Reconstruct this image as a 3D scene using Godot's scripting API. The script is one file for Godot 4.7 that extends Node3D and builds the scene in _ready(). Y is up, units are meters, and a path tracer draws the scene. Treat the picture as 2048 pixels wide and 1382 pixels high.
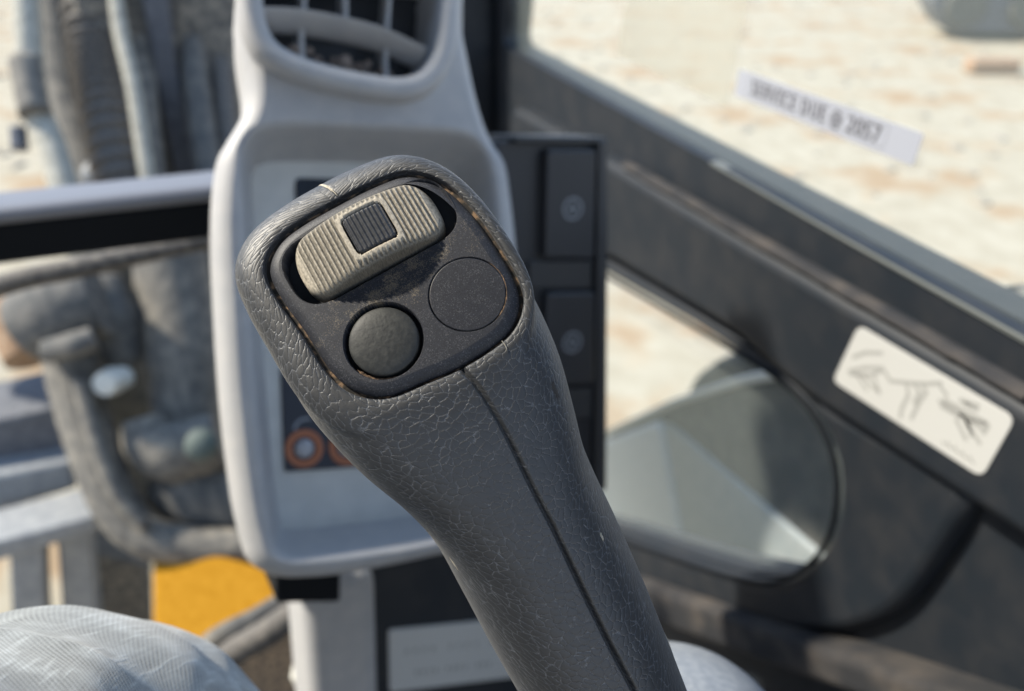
extends Node3D
# An excavator's joystick seen close up: grip, monitor column, cab side wall, knee, and what lies outside the windows.
# Flat outlines are given in millimetres in the plane of the thing they belong to; a plane is a Transform3D.

const GRIP := Transform3D(Vector3(0.9212, 0.3874, -0.0351), Vector3(-0.2738, 0.5817, -0.7659), Vector3(-0.2763, 0.7152, 0.6420), Vector3(0.0378, 1.8087, -0.1882))
const WALL := Transform3D(Vector3(0.0000, 0.0000, 1.0000), Vector3(0.0000, 1.0000, 0.0000), Vector3(-1.0000, 0.0000, 0.0000), Vector3(0.4000, 1.5000, -0.6000))
const FRONT := Transform3D(Vector3(1.0000, 0.0000, 0.0000), Vector3(0.0000, 1.0000, 0.0000), Vector3(0.0000, 0.0000, 1.0000), Vector3(0.0000, 1.6000, -0.7500))
const COLUMN := Transform3D(Vector3(0.9875, 0.0000, -0.1575), Vector3(-0.0822, 0.8532, -0.5151), Vector3(0.1344, 0.5216, 0.8426), Vector3(0.0674, 1.6376, -0.4532))
const POST := Transform3D(Vector3(0.9906, 0.0000, -0.1370), Vector3(-0.0274, 0.9797, -0.1984), Vector3(0.1342, 0.2003, 0.9705), Vector3(0.0674, 1.6376, -0.4532))
const SWITCHES := Transform3D(Vector3(0.9906, 0.0000, -0.1370), Vector3(-0.0274, 0.9797, -0.1984), Vector3(0.1342, 0.2003, 0.9705), Vector3(0.2261, 1.6354, -0.5170))
const UNDER := Transform3D(Vector3(0.9906, 0.0000, -0.1370), Vector3(-0.0274, 0.9797, -0.1984), Vector3(0.1342, 0.2003, 0.9705), Vector3(0.0513, 1.6135, -0.5697))
const BOOM := Transform3D(Vector3(1.0000, 0.0000, 0.0000), Vector3(0.0000, 1.0000, 0.0000), Vector3(0.0000, 0.0000, 1.0000), Vector3(0.0000, 1.2000, -1.7000))
const YELLOW := Transform3D(Vector3(0.9487, 0.3162, 0.0000), Vector3(-0.1095, 0.3284, -0.9382), Vector3(-0.2967, 0.8900, 0.3461), Vector3(-0.1359, 0.7536, -1.1883))
const HOOD := Transform3D(Vector3(0.0000, 0.0000, 1.0000), Vector3(0.0000, 1.0000, 0.0000), Vector3(-1.0000, 0.0000, 0.0000), Vector3(0.7500, 1.2000, -1.0000))

# ------------------------------------------------------------------ helpers
func v2(flat: Array) -> PackedVector2Array:
	var r := PackedVector2Array()
	for i in range(0, flat.size(), 2):
		r.append(Vector2(flat[i], flat[i + 1]))
	return r

func thing(called: String, label: String, category: String, at := Transform3D.IDENTITY, group := "") -> Node3D:
	var o := Node3D.new()
	o.name = called
	add_child(o, true)
	o.transform = at
	tag(o, label, category, group)
	return o

func tag(o: Node, label: String, category: String, group := "") -> void:
	o.set_meta("label", label)
	o.set_meta("category", category)
	if group:
		o.set_meta("group", group)

func part(called: String, mesh: Mesh, m: Material, parent: Node) -> MeshInstance3D:
	var o := MeshInstance3D.new()
	o.name = called
	o.mesh = mesh
	o.material_override = m
	parent.add_child(o, true)
	return o

func lin(r: float, g: float, b: float) -> Color:
	return Color(r, g, b).linear_to_srgb()

func mat(c: Color, rough := 0.6, spec := 0.5, metal := 0.0) -> StandardMaterial3D:
	var m := StandardMaterial3D.new()
	m.albedo_color = c
	m.roughness = rough
	m.metallic_specular = spec
	m.metallic = metal
	return m

func ramp(stops: Array) -> Gradient:
	var g := Gradient.new()
	var off := PackedFloat32Array()
	var col := PackedColorArray()
	for s in stops:
		off.append(s[0])
		col.append(s[1])
	g.offsets = off
	g.colors = col
	return g

func noise_tex(kind: int, freq: float, octaves: int, sd: int, stops: Array, size := 512, warp := 0.0) -> NoiseTexture2D:
	var n := FastNoiseLite.new()
	n.seed = sd
	n.noise_type = kind as FastNoiseLite.NoiseType
	n.frequency = freq
	n.fractal_type = FastNoiseLite.FRACTAL_FBM if octaves > 1 else FastNoiseLite.FRACTAL_NONE
	n.fractal_octaves = octaves
	if kind == FastNoiseLite.TYPE_CELLULAR:
		n.cellular_return_type = FastNoiseLite.RETURN_DISTANCE2_SUB
		n.cellular_jitter = 1.0
	if warp > 0.0:
		n.domain_warp_enabled = true
		n.domain_warp_amplitude = warp
		n.domain_warp_frequency = freq * 0.9
		n.domain_warp_fractal_type = FastNoiseLite.DOMAIN_WARP_FRACTAL_NONE
	var t := NoiseTexture2D.new()
	t.width = size
	t.height = size
	t.seamless = true
	t.noise = n
	t.color_ramp = ramp(stops)
	return t

func mottled(c0: Color, c1: Color, scale: float, rough: float, sd: int, freq := 0.02, oct := 5, lo := 0.3, hi := 0.75) -> StandardMaterial3D:
	var m := mat(Color.WHITE, rough)
	m.albedo_texture = noise_tex(FastNoiseLite.TYPE_SIMPLEX_SMOOTH, freq, oct, sd, [[lo, c0], [hi, c1]])
	m.uv1_triplanar = true
	m.uv1_scale = Vector3.ONE * scale
	return m

# grid of points (rows of equal length) into a smooth mesh; hint says where its outside is
func grid(rows: Array, wrap: bool, hint, uvs := [], cols := []) -> ArrayMesh:
	var nr := rows.size()
	var nc: int = rows[0].size()
	var v := PackedVector3Array()
	var uv := PackedVector2Array()
	var co := PackedColorArray()
	for r in nr:
		v.append_array(rows[r])
		if uvs.size():
			uv.append_array(uvs[r])
		if cols.size():
			co.append_array(cols[r])
	var nrm := PackedVector3Array()
	nrm.resize(v.size())
	var idx := PackedInt32Array()
	var last := nc if wrap else nc - 1
	for r in nr - 1:
		for c in last:
			var c1 := (c + 1) % nc
			var a := r * nc + c
			var b := r * nc + c1
			var d := (r + 1) * nc + c
			var e := (r + 1) * nc + c1
			idx.append(a); idx.append(b); idx.append(e)
			idx.append(a); idx.append(e); idx.append(d)
			var n := (v[e] - v[a]).cross(v[b] - v[d])
			nrm[a] += n
			nrm[b] += n
			nrm[d] += n
			nrm[e] += n
	var s := 0.0
	if hint is Vector3:
		for n in nrm:
			s += n.dot(hint)
	else:
		var mid := Vector3.ZERO
		for p in v:
			mid += p / v.size()
		for i in v.size():
			s += nrm[i].dot(v[i] - mid)
	var t := 1.0 if s > 0.0 else -1.0
	for i in nrm.size():
		nrm[i] = (nrm[i] * t).normalized() if nrm[i].length() > 1e-20 else Vector3.UP
	# a clockwise triangle (p, q, r) faces (r - p) x (q - p): check against the normals
	var f := (v[idx[2]] - v[idx[0]]).cross(v[idx[1]] - v[idx[0]])
	var agree := 0.0
	for k in range(0, idx.size(), 33):
		var k3 := k - k % 3
		f = (v[idx[k3 + 2]] - v[idx[k3]]).cross(v[idx[k3 + 1]] - v[idx[k3]])
		agree += f.dot(nrm[idx[k3]])
	if agree < 0.0:
		for k in range(0, idx.size(), 3):
			var q := idx[k + 1]
			idx[k + 1] = idx[k + 2]
			idx[k + 2] = q
	var arr := []
	arr.resize(Mesh.ARRAY_MAX)
	arr[Mesh.ARRAY_VERTEX] = v
	arr[Mesh.ARRAY_NORMAL] = nrm
	arr[Mesh.ARRAY_INDEX] = idx
	if uvs.size():
		arr[Mesh.ARRAY_TEX_UV] = uv
	if cols.size():
		arr[Mesh.ARRAY_COLOR] = co
	var m := ArrayMesh.new()
	m.add_surface_from_arrays(Mesh.PRIMITIVE_TRIANGLES, arr)
	return m

func smooth_loop(p: PackedVector2Array, per := 8) -> PackedVector2Array:
	var r := PackedVector2Array()
	var n := p.size()
	for i in n:
		for k in per:
			r.append(p[i].cubic_interpolate(p[(i + 1) % n], p[(i - 1 + n) % n], p[(i + 2) % n], float(k) / per))
	return r

func resample(p: PackedVector2Array, n: int, closed := true) -> PackedVector2Array:
	var q := p.duplicate()
	if closed:
		q.append(p[0])
	var cum := [0.0]
	for i in q.size() - 1:
		cum.append(cum[i] + q[i].distance_to(q[i + 1]))
	var total: float = cum[-1]
	var r := PackedVector2Array()
	var j := 0
	var cnt := n if closed else n - 1
	for i in n:
		var s := total * i / cnt
		while j < q.size() - 2 and cum[j + 1] < s:
			j += 1
		r.append(q[j].lerp(q[j + 1], (s - cum[j]) / max(cum[j + 1] - cum[j], 1e-9)))
	return r

func round_corners(p: PackedVector2Array, rad: float, steps := 6) -> PackedVector2Array:
	var r := PackedVector2Array()
	var n := p.size()
	for i in n:
		var a := p[(i - 1 + n) % n]
		var b := p[i]
		var c := p[(i + 1) % n]
		var d: float = min(rad, 0.45 * min(a.distance_to(b), b.distance_to(c)))
		var s := b + (a - b).normalized() * d
		var e := b + (c - b).normalized() * d
		for k in steps + 1:
			var t := float(k) / steps
			r.append(s.lerp(b, t).lerp(b.lerp(e, t), t))
	return r

func ccw(p: PackedVector2Array) -> PackedVector2Array:
	var q := p.duplicate()
	if Geometry2D.is_polygon_clockwise(q):
		q.reverse()
	return q

# offset of a loop (positive = inwards), vertex by vertex
func inset(p: PackedVector2Array, d: float) -> PackedVector2Array:
	var area := 0.0
	var n := p.size()
	for i in n:
		area += p[i].cross(p[(i + 1) % n])
	var sgn := 1.0 if area > 0.0 else -1.0
	var r := PackedVector2Array()
	for i in n:
		var t1 := (p[i] - p[(i - 1 + n) % n]).normalized()
		var t2 := (p[(i + 1) % n] - p[i]).normalized()
		var m := (t1 + t2).normalized()
		var nn := Vector2(-m.y, m.x) * sgn
		var k: float = max(0.5, sqrt(max(0.0, (1.0 + t1.dot(t2)) / 2.0)))
		r.append(p[i] + nn * d / k)
	return r

func ring3(p: PackedVector2Array, n: float) -> PackedVector3Array:
	var r := PackedVector3Array()
	for q in p:
		r.append(Vector3(q.x, q.y, n) * 0.001)
	return r

func circle(c: Vector2, rad: float, n := 72) -> PackedVector2Array:
	var r := PackedVector2Array()
	for i in n:
		r.append(c + Vector2.from_angle(TAU * i / n) * rad)
	return r

# flat sheet with holes at height n (mm); the sheet is cut into pieces so that no piece has a hole
func sheet(st: SurfaceTool, outline: PackedVector2Array, holes: Array, n: float, up := 1.0) -> void:
	var pieces: Array = Geometry2D.intersect_polygons(outline, PackedVector2Array([Vector2(-9000, -9000), Vector2(9000, -9000), Vector2(9000, 9000), Vector2(-9000, 9000)]))
	for h in holes:
		var cx := 0.0
		for q in h:
			cx += q.x / h.size()
		var next := []
		for p in pieces:
			for side in 2:
				var x0 := cx if side else cx - 9000.0
				var half := PackedVector2Array([Vector2(x0, -9000), Vector2(x0 + 9000, -9000), Vector2(x0 + 9000, 9000), Vector2(x0, 9000)])
				for a in Geometry2D.intersect_polygons(p, half):
					for b in Geometry2D.clip_polygons(a, h):
						next.append(b)
		pieces = next
	st.set_smooth_group(-1)
	for p in pieces:
		var q := ccw(p)
		var tri := Geometry2D.triangulate_polygon(q)
		for k in range(0, tri.size(), 3):
			var a := q[tri[k]]
			var b := q[tri[k + 1]]
			var c := q[tri[k + 2]]
			if ((b - a).cross(c - a) > 0.0) == (up > 0.0):
				var s := b
				b = c
				c = s
			for w in [a, b, c]:
				st.set_uv(w * 0.01)
				st.add_vertex(Vector3(w.x, w.y, n) * 0.001)

# wall between two loops of equal length; facing outwards from the loop if out > 0
func band(st: SurfaceTool, p0: PackedVector2Array, n0: float, p1: PackedVector2Array, n1: float, out: float, group := 1) -> void:
	st.set_smooth_group(group)
	var flip := Geometry2D.is_polygon_clockwise(p0) != (out < 0.0)
	var n := p0.size()
	for i in n:
		var j := (i + 1) % n
		var a := Vector3(p0[i].x, p0[i].y, n0) * 0.001
		var b := Vector3(p0[j].x, p0[j].y, n0) * 0.001
		var c := Vector3(p1[j].x, p1[j].y, n1) * 0.001
		var d := Vector3(p1[i].x, p1[i].y, n1) * 0.001
		var f := [a, c, b, a, d, c] if not flip else [a, b, c, a, c, d]
		for w in f:
			st.set_uv(Vector2(w.x + w.z, w.y) * 10.0)
			st.add_vertex(w)

# plate from n0 (back) to n1 (front) with a rounded front edge, and holes with rounded edges
func plate(outline: PackedVector2Array, n0: float, n1: float, bev := 0.0, holes := []) -> ArrayMesh:
	var st := SurfaceTool.new()
	st.begin(Mesh.PRIMITIVE_TRIANGLES)
	var prev := outline
	var pn := n0
	var steps := 4 if bev > 0.0 else 1
	var seq := [[0.0, n1 - bev]]
	if bev > 0.0:
		for k in range(1, steps + 1):
			var t := PI / 2 * k / steps
			seq.append([bev * (1.0 - cos(t)), n1 - bev * (1.0 - sin(t))])
	for s in seq:
		var q := inset(outline, s[0])
		band(st, prev, pn, q, s[1], 1.0)
		prev = q
		pn = s[1]
	var fronts := []
	for h in holes:
		var hp: PackedVector2Array = h
		var hn := n0
		for s in seq:
			var q := inset(h, -s[0])
			band(st, hp, hn, q, s[1], -1.0, 2)
			hp = q
			hn = s[1]
		fronts.append(hp)
	sheet(st, prev, fronts, n1)
	sheet(st, outline, holes, n0, -1.0)
	st.generate_normals()
	return st.commit()

# round bar through points (metres)
func tube(path: Array, rad: Array, sides := 20, per := 8, ridge := 0.0, ridges := 0, fold := 0.0) -> ArrayMesh:
	var crumple := FastNoiseLite.new()
	crumple.seed = 17
	crumple.fractal_octaves = 2
	crumple.frequency = 1.0
	var pts: Array[Vector3] = []
	var rr: Array[float] = []
	var n := path.size()
	for i in n - 1:
		for k in per:
			var t := float(k) / per
			pts.append(path[i].cubic_interpolate(path[i + 1], path[max(i - 1, 0)], path[min(i + 2, n - 1)], t))
			rr.append(lerp(float(rad[i]), float(rad[i + 1]), t))
	pts.append(path[n - 1])
	rr.append(rad[n - 1])
	var rows := []
	var uvs := []
	var side := Vector3.ZERO
	var s := 0.0
	for i in pts.size():
		var d := (pts[min(i + 1, pts.size() - 1)] - pts[max(i - 1, 0)]).normalized()
		if side == Vector3.ZERO:
			side = d.cross(Vector3.UP if abs(d.y) < 0.9 else Vector3.RIGHT).normalized()
		side = (side - d * side.dot(d)).normalized()
		var o := d.cross(side)
		if i > 0:
			s += pts[i].distance_to(pts[i - 1])
		var r := rr[i] + (ridge * sin(TAU * ridges * i / pts.size()) if ridges else 0.0)
		var row := PackedVector3Array()
		var urow := PackedVector2Array()
		if i == 0:
			rows.append(cap_row(pts[i], sides))
			uvs.append(uv_row(sides, 0.0))
		for k in sides + 1:
			var a := TAU * k / sides
			var dir := side * cos(a) + o * sin(a)
			var rf := r
			if fold > 0.0:
				var q := pts[i] + dir * r
				rf += fold * crumple.get_noise_3d(q.x * 14.0 + q.y * 7.0, q.y * 18.0, q.z * 8.0 + q.x * 5.0)
			row.append(pts[i] + dir * rf)
			urow.append(Vector2(rr[0] * a, s))
		rows.append(row)
		uvs.append(urow)
	rows.append(cap_row(pts[-1], sides))
	uvs.append(uv_row(sides, s))
	return grid(rows, false, null, uvs)

func cap_row(p: Vector3, sides: int) -> PackedVector3Array:
	var r := PackedVector3Array()
	for k in sides + 1:
		r.append(p)
	return r

func uv_row(sides: int, s: float) -> PackedVector2Array:
	var r := PackedVector2Array()
	for k in sides + 1:
		r.append(Vector2(float(k) / sides, s))
	return r

# thin raised lines of print, mm, in the plane of their parent
func strokes(lines: Array, width: float, n: float, thick := 0.12) -> ArrayMesh:
	var st := SurfaceTool.new()
	st.begin(Mesh.PRIMITIVE_TRIANGLES)
	for l in lines:
		for i in l.size() - 1:
			var d: Vector2 = (l[i + 1] - l[i]).normalized()
			var o := Vector2(-d.y, d.x) * width / 2
			var e := d * width * 0.4
			var q := PackedVector2Array([l[i] - e - o, l[i + 1] + e - o, l[i + 1] + e + o, l[i] - e + o])
			band(st, q, n, q, n + thick + 0.004 * i, 1.0, -1)
			sheet(st, q, [], n + thick + 0.004 * i)
	st.generate_normals()
	return st.commit()

# key rows of numbers, interpolated smoothly
func keyed(rows: Array, s: float) -> PackedFloat32Array:
	var i := clampi(int(s), 0, rows.size() - 2)
	var t := s - i
	var r := PackedFloat32Array()
	for k in rows[0].size():
		r.append(cubic_interpolate(rows[i][k], rows[i + 1][k], rows[max(i - 1, 0)][k], rows[min(i + 2, rows.size() - 1)][k], t))
	return r

# ------------------------------------------------------------------ materials
var M := {}

func make_materials() -> void:
	var grain := leather()
	var rubber := mat(Color.WHITE, 0.5, 0.65)
	rubber.albedo_texture = grain[0]
	rubber.heightmap_enabled = true
	rubber.heightmap_texture = grain[1]
	rubber.heightmap_scale = 0.014
	rubber.rim_enabled = true
	rubber.rim = 0.2
	M.rubber = rubber
	var fp := mat(Color.WHITE, 0.55, 0.5)
	fp.albedo_texture = faceplate_print()
	fp.uv1_scale = Vector3.ONE
	fp.heightmap_enabled = true
	fp.heightmap_texture = noise_tex(FastNoiseLite.TYPE_SIMPLEX, 0.22, 2, 8, [[0.0, Color.BLACK], [1.0, Color.WHITE]], 1024)
	fp.heightmap_scale = 0.004
	M.faceplate = fp
	var bt := mottled(lin(0.028, 0.03, 0.03), lin(0.05, 0.052, 0.049), 40.0, 0.42, 21)
	bt.heightmap_enabled = true
	bt.heightmap_texture = noise_tex(FastNoiseLite.TYPE_SIMPLEX, 0.03, 2, 9, [[0.0, Color.BLACK], [1.0, Color.WHITE]], 512)
	bt.roughness = 0.58
	bt.heightmap_scale = 0.004
	M.button = bt
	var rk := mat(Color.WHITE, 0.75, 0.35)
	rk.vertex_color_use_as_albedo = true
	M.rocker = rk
	M.insert = mottled(lin(0.03, 0.032, 0.038), lin(0.06, 0.062, 0.068), 60.0, 0.5, 5)
	M.black_hole = mat(lin(0.027, 0.028, 0.031), 0.6)
	M.chip = mottled(lin(0.4, 0.36, 0.28), lin(0.62, 0.57, 0.47), 90.0, 0.8, 32)
	M.clay = mottled(lin(0.09, 0.06, 0.04), lin(0.38, 0.24, 0.14), 60.0, 0.95, 33)
	M.dirt = mottled(lin(0.025, 0.023, 0.02), lin(0.3, 0.19, 0.11), 25.0, 0.95, 31, 0.02, 5, 0.45, 0.75)
	M.column = mottled(lin(0.42, 0.42, 0.425), lin(0.465, 0.46, 0.455), 5.0, 0.55, 41)
	M.column_face = mottled(lin(0.58, 0.58, 0.55), lin(0.63, 0.625, 0.59), 4.0, 0.6, 42)
	M.vent_dust = mottled(lin(0.16, 0.14, 0.13), lin(0.36, 0.27, 0.21), 30.0, 0.95, 43)
	M.screen = mat(lin(0.02, 0.022, 0.028), 0.2)
	M.control = mat(lin(0.028, 0.03, 0.04), 0.45)
	M.orange = mat(lin(0.42, 0.15, 0.07), 0.55)
	M.knob = mat(lin(0.4, 0.4, 0.42), 0.3)
	var w := mottled(lin(0.0085, 0.013, 0.0195), lin(0.019, 0.0215, 0.026), 4.0, 0.6, 51, 0.012, 6, 0.3, 0.85)
	M.wall = w
	M.wall_dust = mottled(lin(0.05, 0.048, 0.047), lin(0.15, 0.125, 0.1), 9.0, 0.9, 52, 0.012, 6, 0.3, 0.75)
	M.lining = mat(lin(0.05, 0.05, 0.053), 0.8)
	M.ledge = mottled(lin(0.02, 0.021, 0.024), lin(0.075, 0.064, 0.055), 3.0, 0.9, 53, 0.012, 6, 0.35, 0.85)
	M.black = mat(lin(0.009, 0.011, 0.014), 0.6, 0.25)
	M.sill = mat(lin(0.11, 0.12, 0.115), 0.6)
	M.grey_trim = mat(lin(0.2, 0.21, 0.24), 0.4)
	M.switch = mat(lin(0.028, 0.03, 0.035), 0.45)
	M.switch_side = mat(lin(0.036, 0.039, 0.044), 0.4)
	M.glyph = mat(lin(0.25, 0.27, 0.3), 0.5)
	M.white = mat(lin(0.54, 0.54, 0.515), 0.5)
	M.label_white = mat(lin(0.42, 0.44, 0.5), 0.4)
	M.ink = mat(lin(0.13, 0.13, 0.145), 0.6)
	M.print_pale = mat(lin(0.36, 0.36, 0.34), 0.6)
	M.print = mat(lin(0.24, 0.24, 0.225), 0.6)
	var gl := mat(Color(0.9, 0.95, 0.93, 0.05), 0.02)
	gl.transparency = BaseMaterial3D.TRANSPARENCY_ALPHA
	gl.metallic_specular = 0.06
	M.glass = gl
	var film := mat(Color(0.8, 0.79, 0.72, 0.2), 0.25)
	film.transparency = BaseMaterial3D.TRANSPARENCY_ALPHA
	M.film = film
	M.steel_dusty = mottled(lin(0.12, 0.115, 0.105), lin(0.28, 0.255, 0.21), 3.0, 0.85, 61, 0.02, 5, 0.3, 0.75)
	M.steel_dark = mottled(lin(0.08, 0.083, 0.078), lin(0.13, 0.126, 0.11), 1.5, 0.8, 62, 0.02, 5, 0.3, 0.75)
	M.mud = mottled(lin(0.09, 0.075, 0.06), lin(0.3, 0.22, 0.15), 5.0, 0.9, 75)
	M.stone = mottled(lin(0.2, 0.175, 0.14), lin(0.42, 0.38, 0.3), 3.0, 0.95, 76)
	M.pin_green = mat(lin(0.13, 0.16, 0.14), 0.7)
	M.steel_mid = mottled(lin(0.09, 0.092, 0.09), lin(0.2, 0.185, 0.16), 3.0, 0.85, 74)
	M.pipe = mottled(lin(0.3, 0.29, 0.245), lin(0.5, 0.475, 0.4), 5.0, 0.9, 63)
	M.hose = mottled(lin(0.09, 0.085, 0.08), lin(0.2, 0.18, 0.155), 9.0, 0.8, 64)
	M.blue_grey = mottled(lin(0.09, 0.098, 0.115), lin(0.13, 0.138, 0.155), 3.0, 0.6, 65)
	M.pale_grey = mottled(lin(0.22, 0.235, 0.25), lin(0.3, 0.31, 0.315), 3.0, 0.6, 66)
	M.yellow = mottled(lin(0.34, 0.165, 0.012), lin(0.39, 0.195, 0.018), 4.0, 0.9, 67)
	M.yellow.metallic_specular = 0.2
	M.hood_pale = mottled(lin(0.7, 0.78, 0.82), lin(0.76, 0.83, 0.86), 3.0, 0.5, 68)
	M.hood_mid = mottled(lin(0.36, 0.41, 0.42), lin(0.42, 0.46, 0.46), 3.0, 0.5, 69)
	M.cream = mat(lin(0.75, 0.74, 0.66), 0.5)
	M.boot = mottled(lin(0.2, 0.22, 0.25), lin(0.28, 0.3, 0.32), 20.0, 0.4, 70)
	var g := mottled(lin(0.33, 0.29, 0.21), lin(0.395, 0.355, 0.27), 0.55, 0.95, 71, 0.012, 6, 0.25, 0.75)
	g.detail_enabled = true
	g.detail_blend_mode = BaseMaterial3D.BLEND_MODE_MIX
	g.detail_uv_layer = BaseMaterial3D.DETAIL_UV_1
	g.detail_albedo = noise_tex(FastNoiseLite.TYPE_SIMPLEX_SMOOTH, 0.004, 5, 72, [[0.55, Color(0.66, 0.57, 0.44, 0.0)], [0.78, Color(0.58, 0.46, 0.32, 0.75)]])
	M.ground = g
	M.rust = mottled(lin(0.3, 0.18, 0.1), lin(0.42, 0.3, 0.2), 4.0, 0.9, 73)
	var dn := mat(Color.WHITE, 0.85, 0.3)
	dn.albedo_texture = denim()
	dn.rim_enabled = true
	dn.rim = 0.5
	dn.uv1_scale = Vector3(14.0, 14.0, 1.0)
	dn.heightmap_enabled = true
	dn.heightmap_texture = dn.albedo_texture
	dn.heightmap_scale = 0.03
	M.denim = dn

# moulded leather grain: crooked cells parted by thin creases that hold pale dust here and there
func leather() -> Array:
	var size := 1024
	var cell := FastNoiseLite.new()
	cell.seed = 4
	cell.noise_type = FastNoiseLite.TYPE_CELLULAR
	cell.cellular_return_type = FastNoiseLite.RETURN_DISTANCE2_SUB
	cell.cellular_jitter = 1.0
	cell.frequency = 0.031
	cell.fractal_type = FastNoiseLite.FRACTAL_NONE
	cell.domain_warp_enabled = true
	cell.domain_warp_amplitude = 13.0
	cell.domain_warp_frequency = 0.05
	cell.domain_warp_fractal_type = FastNoiseLite.DOMAIN_WARP_FRACTAL_NONE
	var low := FastNoiseLite.new()
	low.seed = 6
	low.frequency = 0.009
	low.fractal_octaves = 3
	var fine := FastNoiseLite.new()
	fine.seed = 7
	fine.frequency = 0.16
	fine.fractal_octaves = 2
	var a := cell.get_seamless_image(size, size, false, false, 0.1, true)
	var b := low.get_seamless_image(size, size, false, false, 0.1, true)
	var c := fine.get_seamless_image(size, size, false, false, 0.1, true)
	for im in [a, b, c]:
		im.convert(Image.FORMAT_L8)
	var pa := a.get_data()
	var pb := b.get_data()
	var pc := c.get_data()
	var hh := PackedByteArray()
	var cc := PackedByteArray()
	hh.resize(size * size)
	cc.resize(size * size * 3)
	for i in size * size:
		var e := pa[i] / 255.0
		var l := pb[i] / 255.0
		var f := pc[i] / 255.0
		var strength: float = clamp(0.4 + 1.3 * (l - 0.2), 0.55, 1.0)
		var crease: float = (1.0 - smoothstep(0.0, 0.13, e)) * strength
		var dome := smoothstep(0.0, 0.6, e)
		hh[i] = int(clamp(0.55 + 0.25 * dome - 0.55 * crease + 0.12 * (f - 0.5), 0.0, 1.0) * 255.0)
		var dust: float = (1.0 - smoothstep(0.0, 0.1, e)) * clamp((f - 0.25) * 2.2, 0.0, 1.0) * strength
		var v: float = 0.028 + 0.007 * (l - 0.5) + 0.13 * dust
		cc[i * 3] = Color(v, v, v).linear_to_srgb().r8
		cc[i * 3 + 1] = Color(v, v * 1.08, v).linear_to_srgb().g8
		cc[i * 3 + 2] = Color(v, v, v * 1.22).linear_to_srgb().b8
	return [ImageTexture.create_from_image(Image.create_from_data(size, size, false, Image.FORMAT_RGB8, cc)), ImageTexture.create_from_image(Image.create_from_data(size, size, false, Image.FORMAT_L8, hh))]

func denim() -> ImageTexture:
	var size := 512
	var im := Image.create(size, size, false, Image.FORMAT_RGB8)
	var rng := RandomNumberGenerator.new()
	rng.seed = 7
	var big := FastNoiseLite.new()
	big.seed = 3
	big.frequency = 0.012
	big.fractal_octaves = 4
	var slub := PackedFloat32Array()
	for i in size:
		slub.append(rng.randf_range(-1, 1))
	for y in size:
		for x in size:
			var d := sin((x + y) * TAU * 32.0 / size) * 0.5 + 0.5
			var fade := big.get_noise_2d(x * 0.5, y * 0.5)
			var streak: float = max(0.0, big.get_noise_2d(x * 2.5 + 700.0, y * 0.35) - 0.22)
			var v := 0.27 + 0.12 * d * (0.5 + 1.2 * absf(fade)) + 0.025 * slub[x] + 0.07 * rng.randf_range(-1, 1) + 0.16 * fade + 0.35 * streak
			im.set_pixel(x, y, lin(v * 0.95, v, v * 0.99))
	return ImageTexture.create_from_image(im)

# colours of the black face plate: fine light grains everywhere, tan dust lying in the hollow below the thumb roller
func faceplate_print(dusty := true) -> ImageTexture:
	var size := 400
	var im := Image.create(size, size, false, Image.FORMAT_RGB8)
	var rng := RandomNumberGenerator.new()
	rng.seed = 11
	var a := FastNoiseLite.new()
	a.seed = 5
	a.frequency = 0.03
	a.fractal_octaves = 5
	for y in size:
		for x in size:
			var e := (x / float(size) - 0.5) * 64.0
			var t := (y / float(size) - 0.5) * 64.0
			var q := Vector2((e + 1.0) / 17.0, (t + 0.5 - 0.08 * e) / 5.0)
			var n := a.get_noise_2d(x, y)
			var n2 := a.get_noise_2d(x * 0.6 + 900.0, y * 1.8)
			var dust: float = clamp(1.15 - q.length() + 1.1 * n, 0.0, 1.0) * clamp(0.75 + 1.6 * n2, 0.0, 1.0)
			if not dusty:
				dust = 0.0
			dust = max(dust, 0.16 * clamp(0.5 + 2.2 * n, 0.0, 1.0))
			var g := rng.randf()
			var c := Vector3(0.027, 0.029, 0.037) * (0.6 + 0.8 * rng.randf())
			if g < dust * 0.85:
				c = c.lerp(Vector3(0.24, 0.195, 0.135) if q.length() < 1.6 else Vector3(0.15, 0.15, 0.155), 0.2 + 0.6 * rng.randf())
			elif g > 0.985:
				c = Vector3(0.15, 0.15, 0.16)
			im.set_pixel(x, y, lin(c.x, c.y, c.z))
	return ImageTexture.create_from_image(im)

# ------------------------------------------------------------------ joystick
var rim := PackedVector2Array()
const RC := Vector2(-0.5, 0.2)
const RH := Vector2(27.6, 28.2)
const RADS := 720
var rim_r := PackedFloat32Array()

func rim_radius(th: float) -> float:
	var x := fposmod(th / TAU, 1.0) * RADS
	var i := int(x)
	return lerp(rim_r[i % RADS], rim_r[(i + 1) % RADS], x - i)

func rim_scaled(d: float, n := 240) -> PackedVector2Array:
	var r := PackedVector2Array()
	for i in n:
		var th := TAU * i / n
		r.append(RC + Vector2(cos(th) * RH.x, sin(th) * RH.y) * rim_radius(th))
	return inset(r, d)

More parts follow.
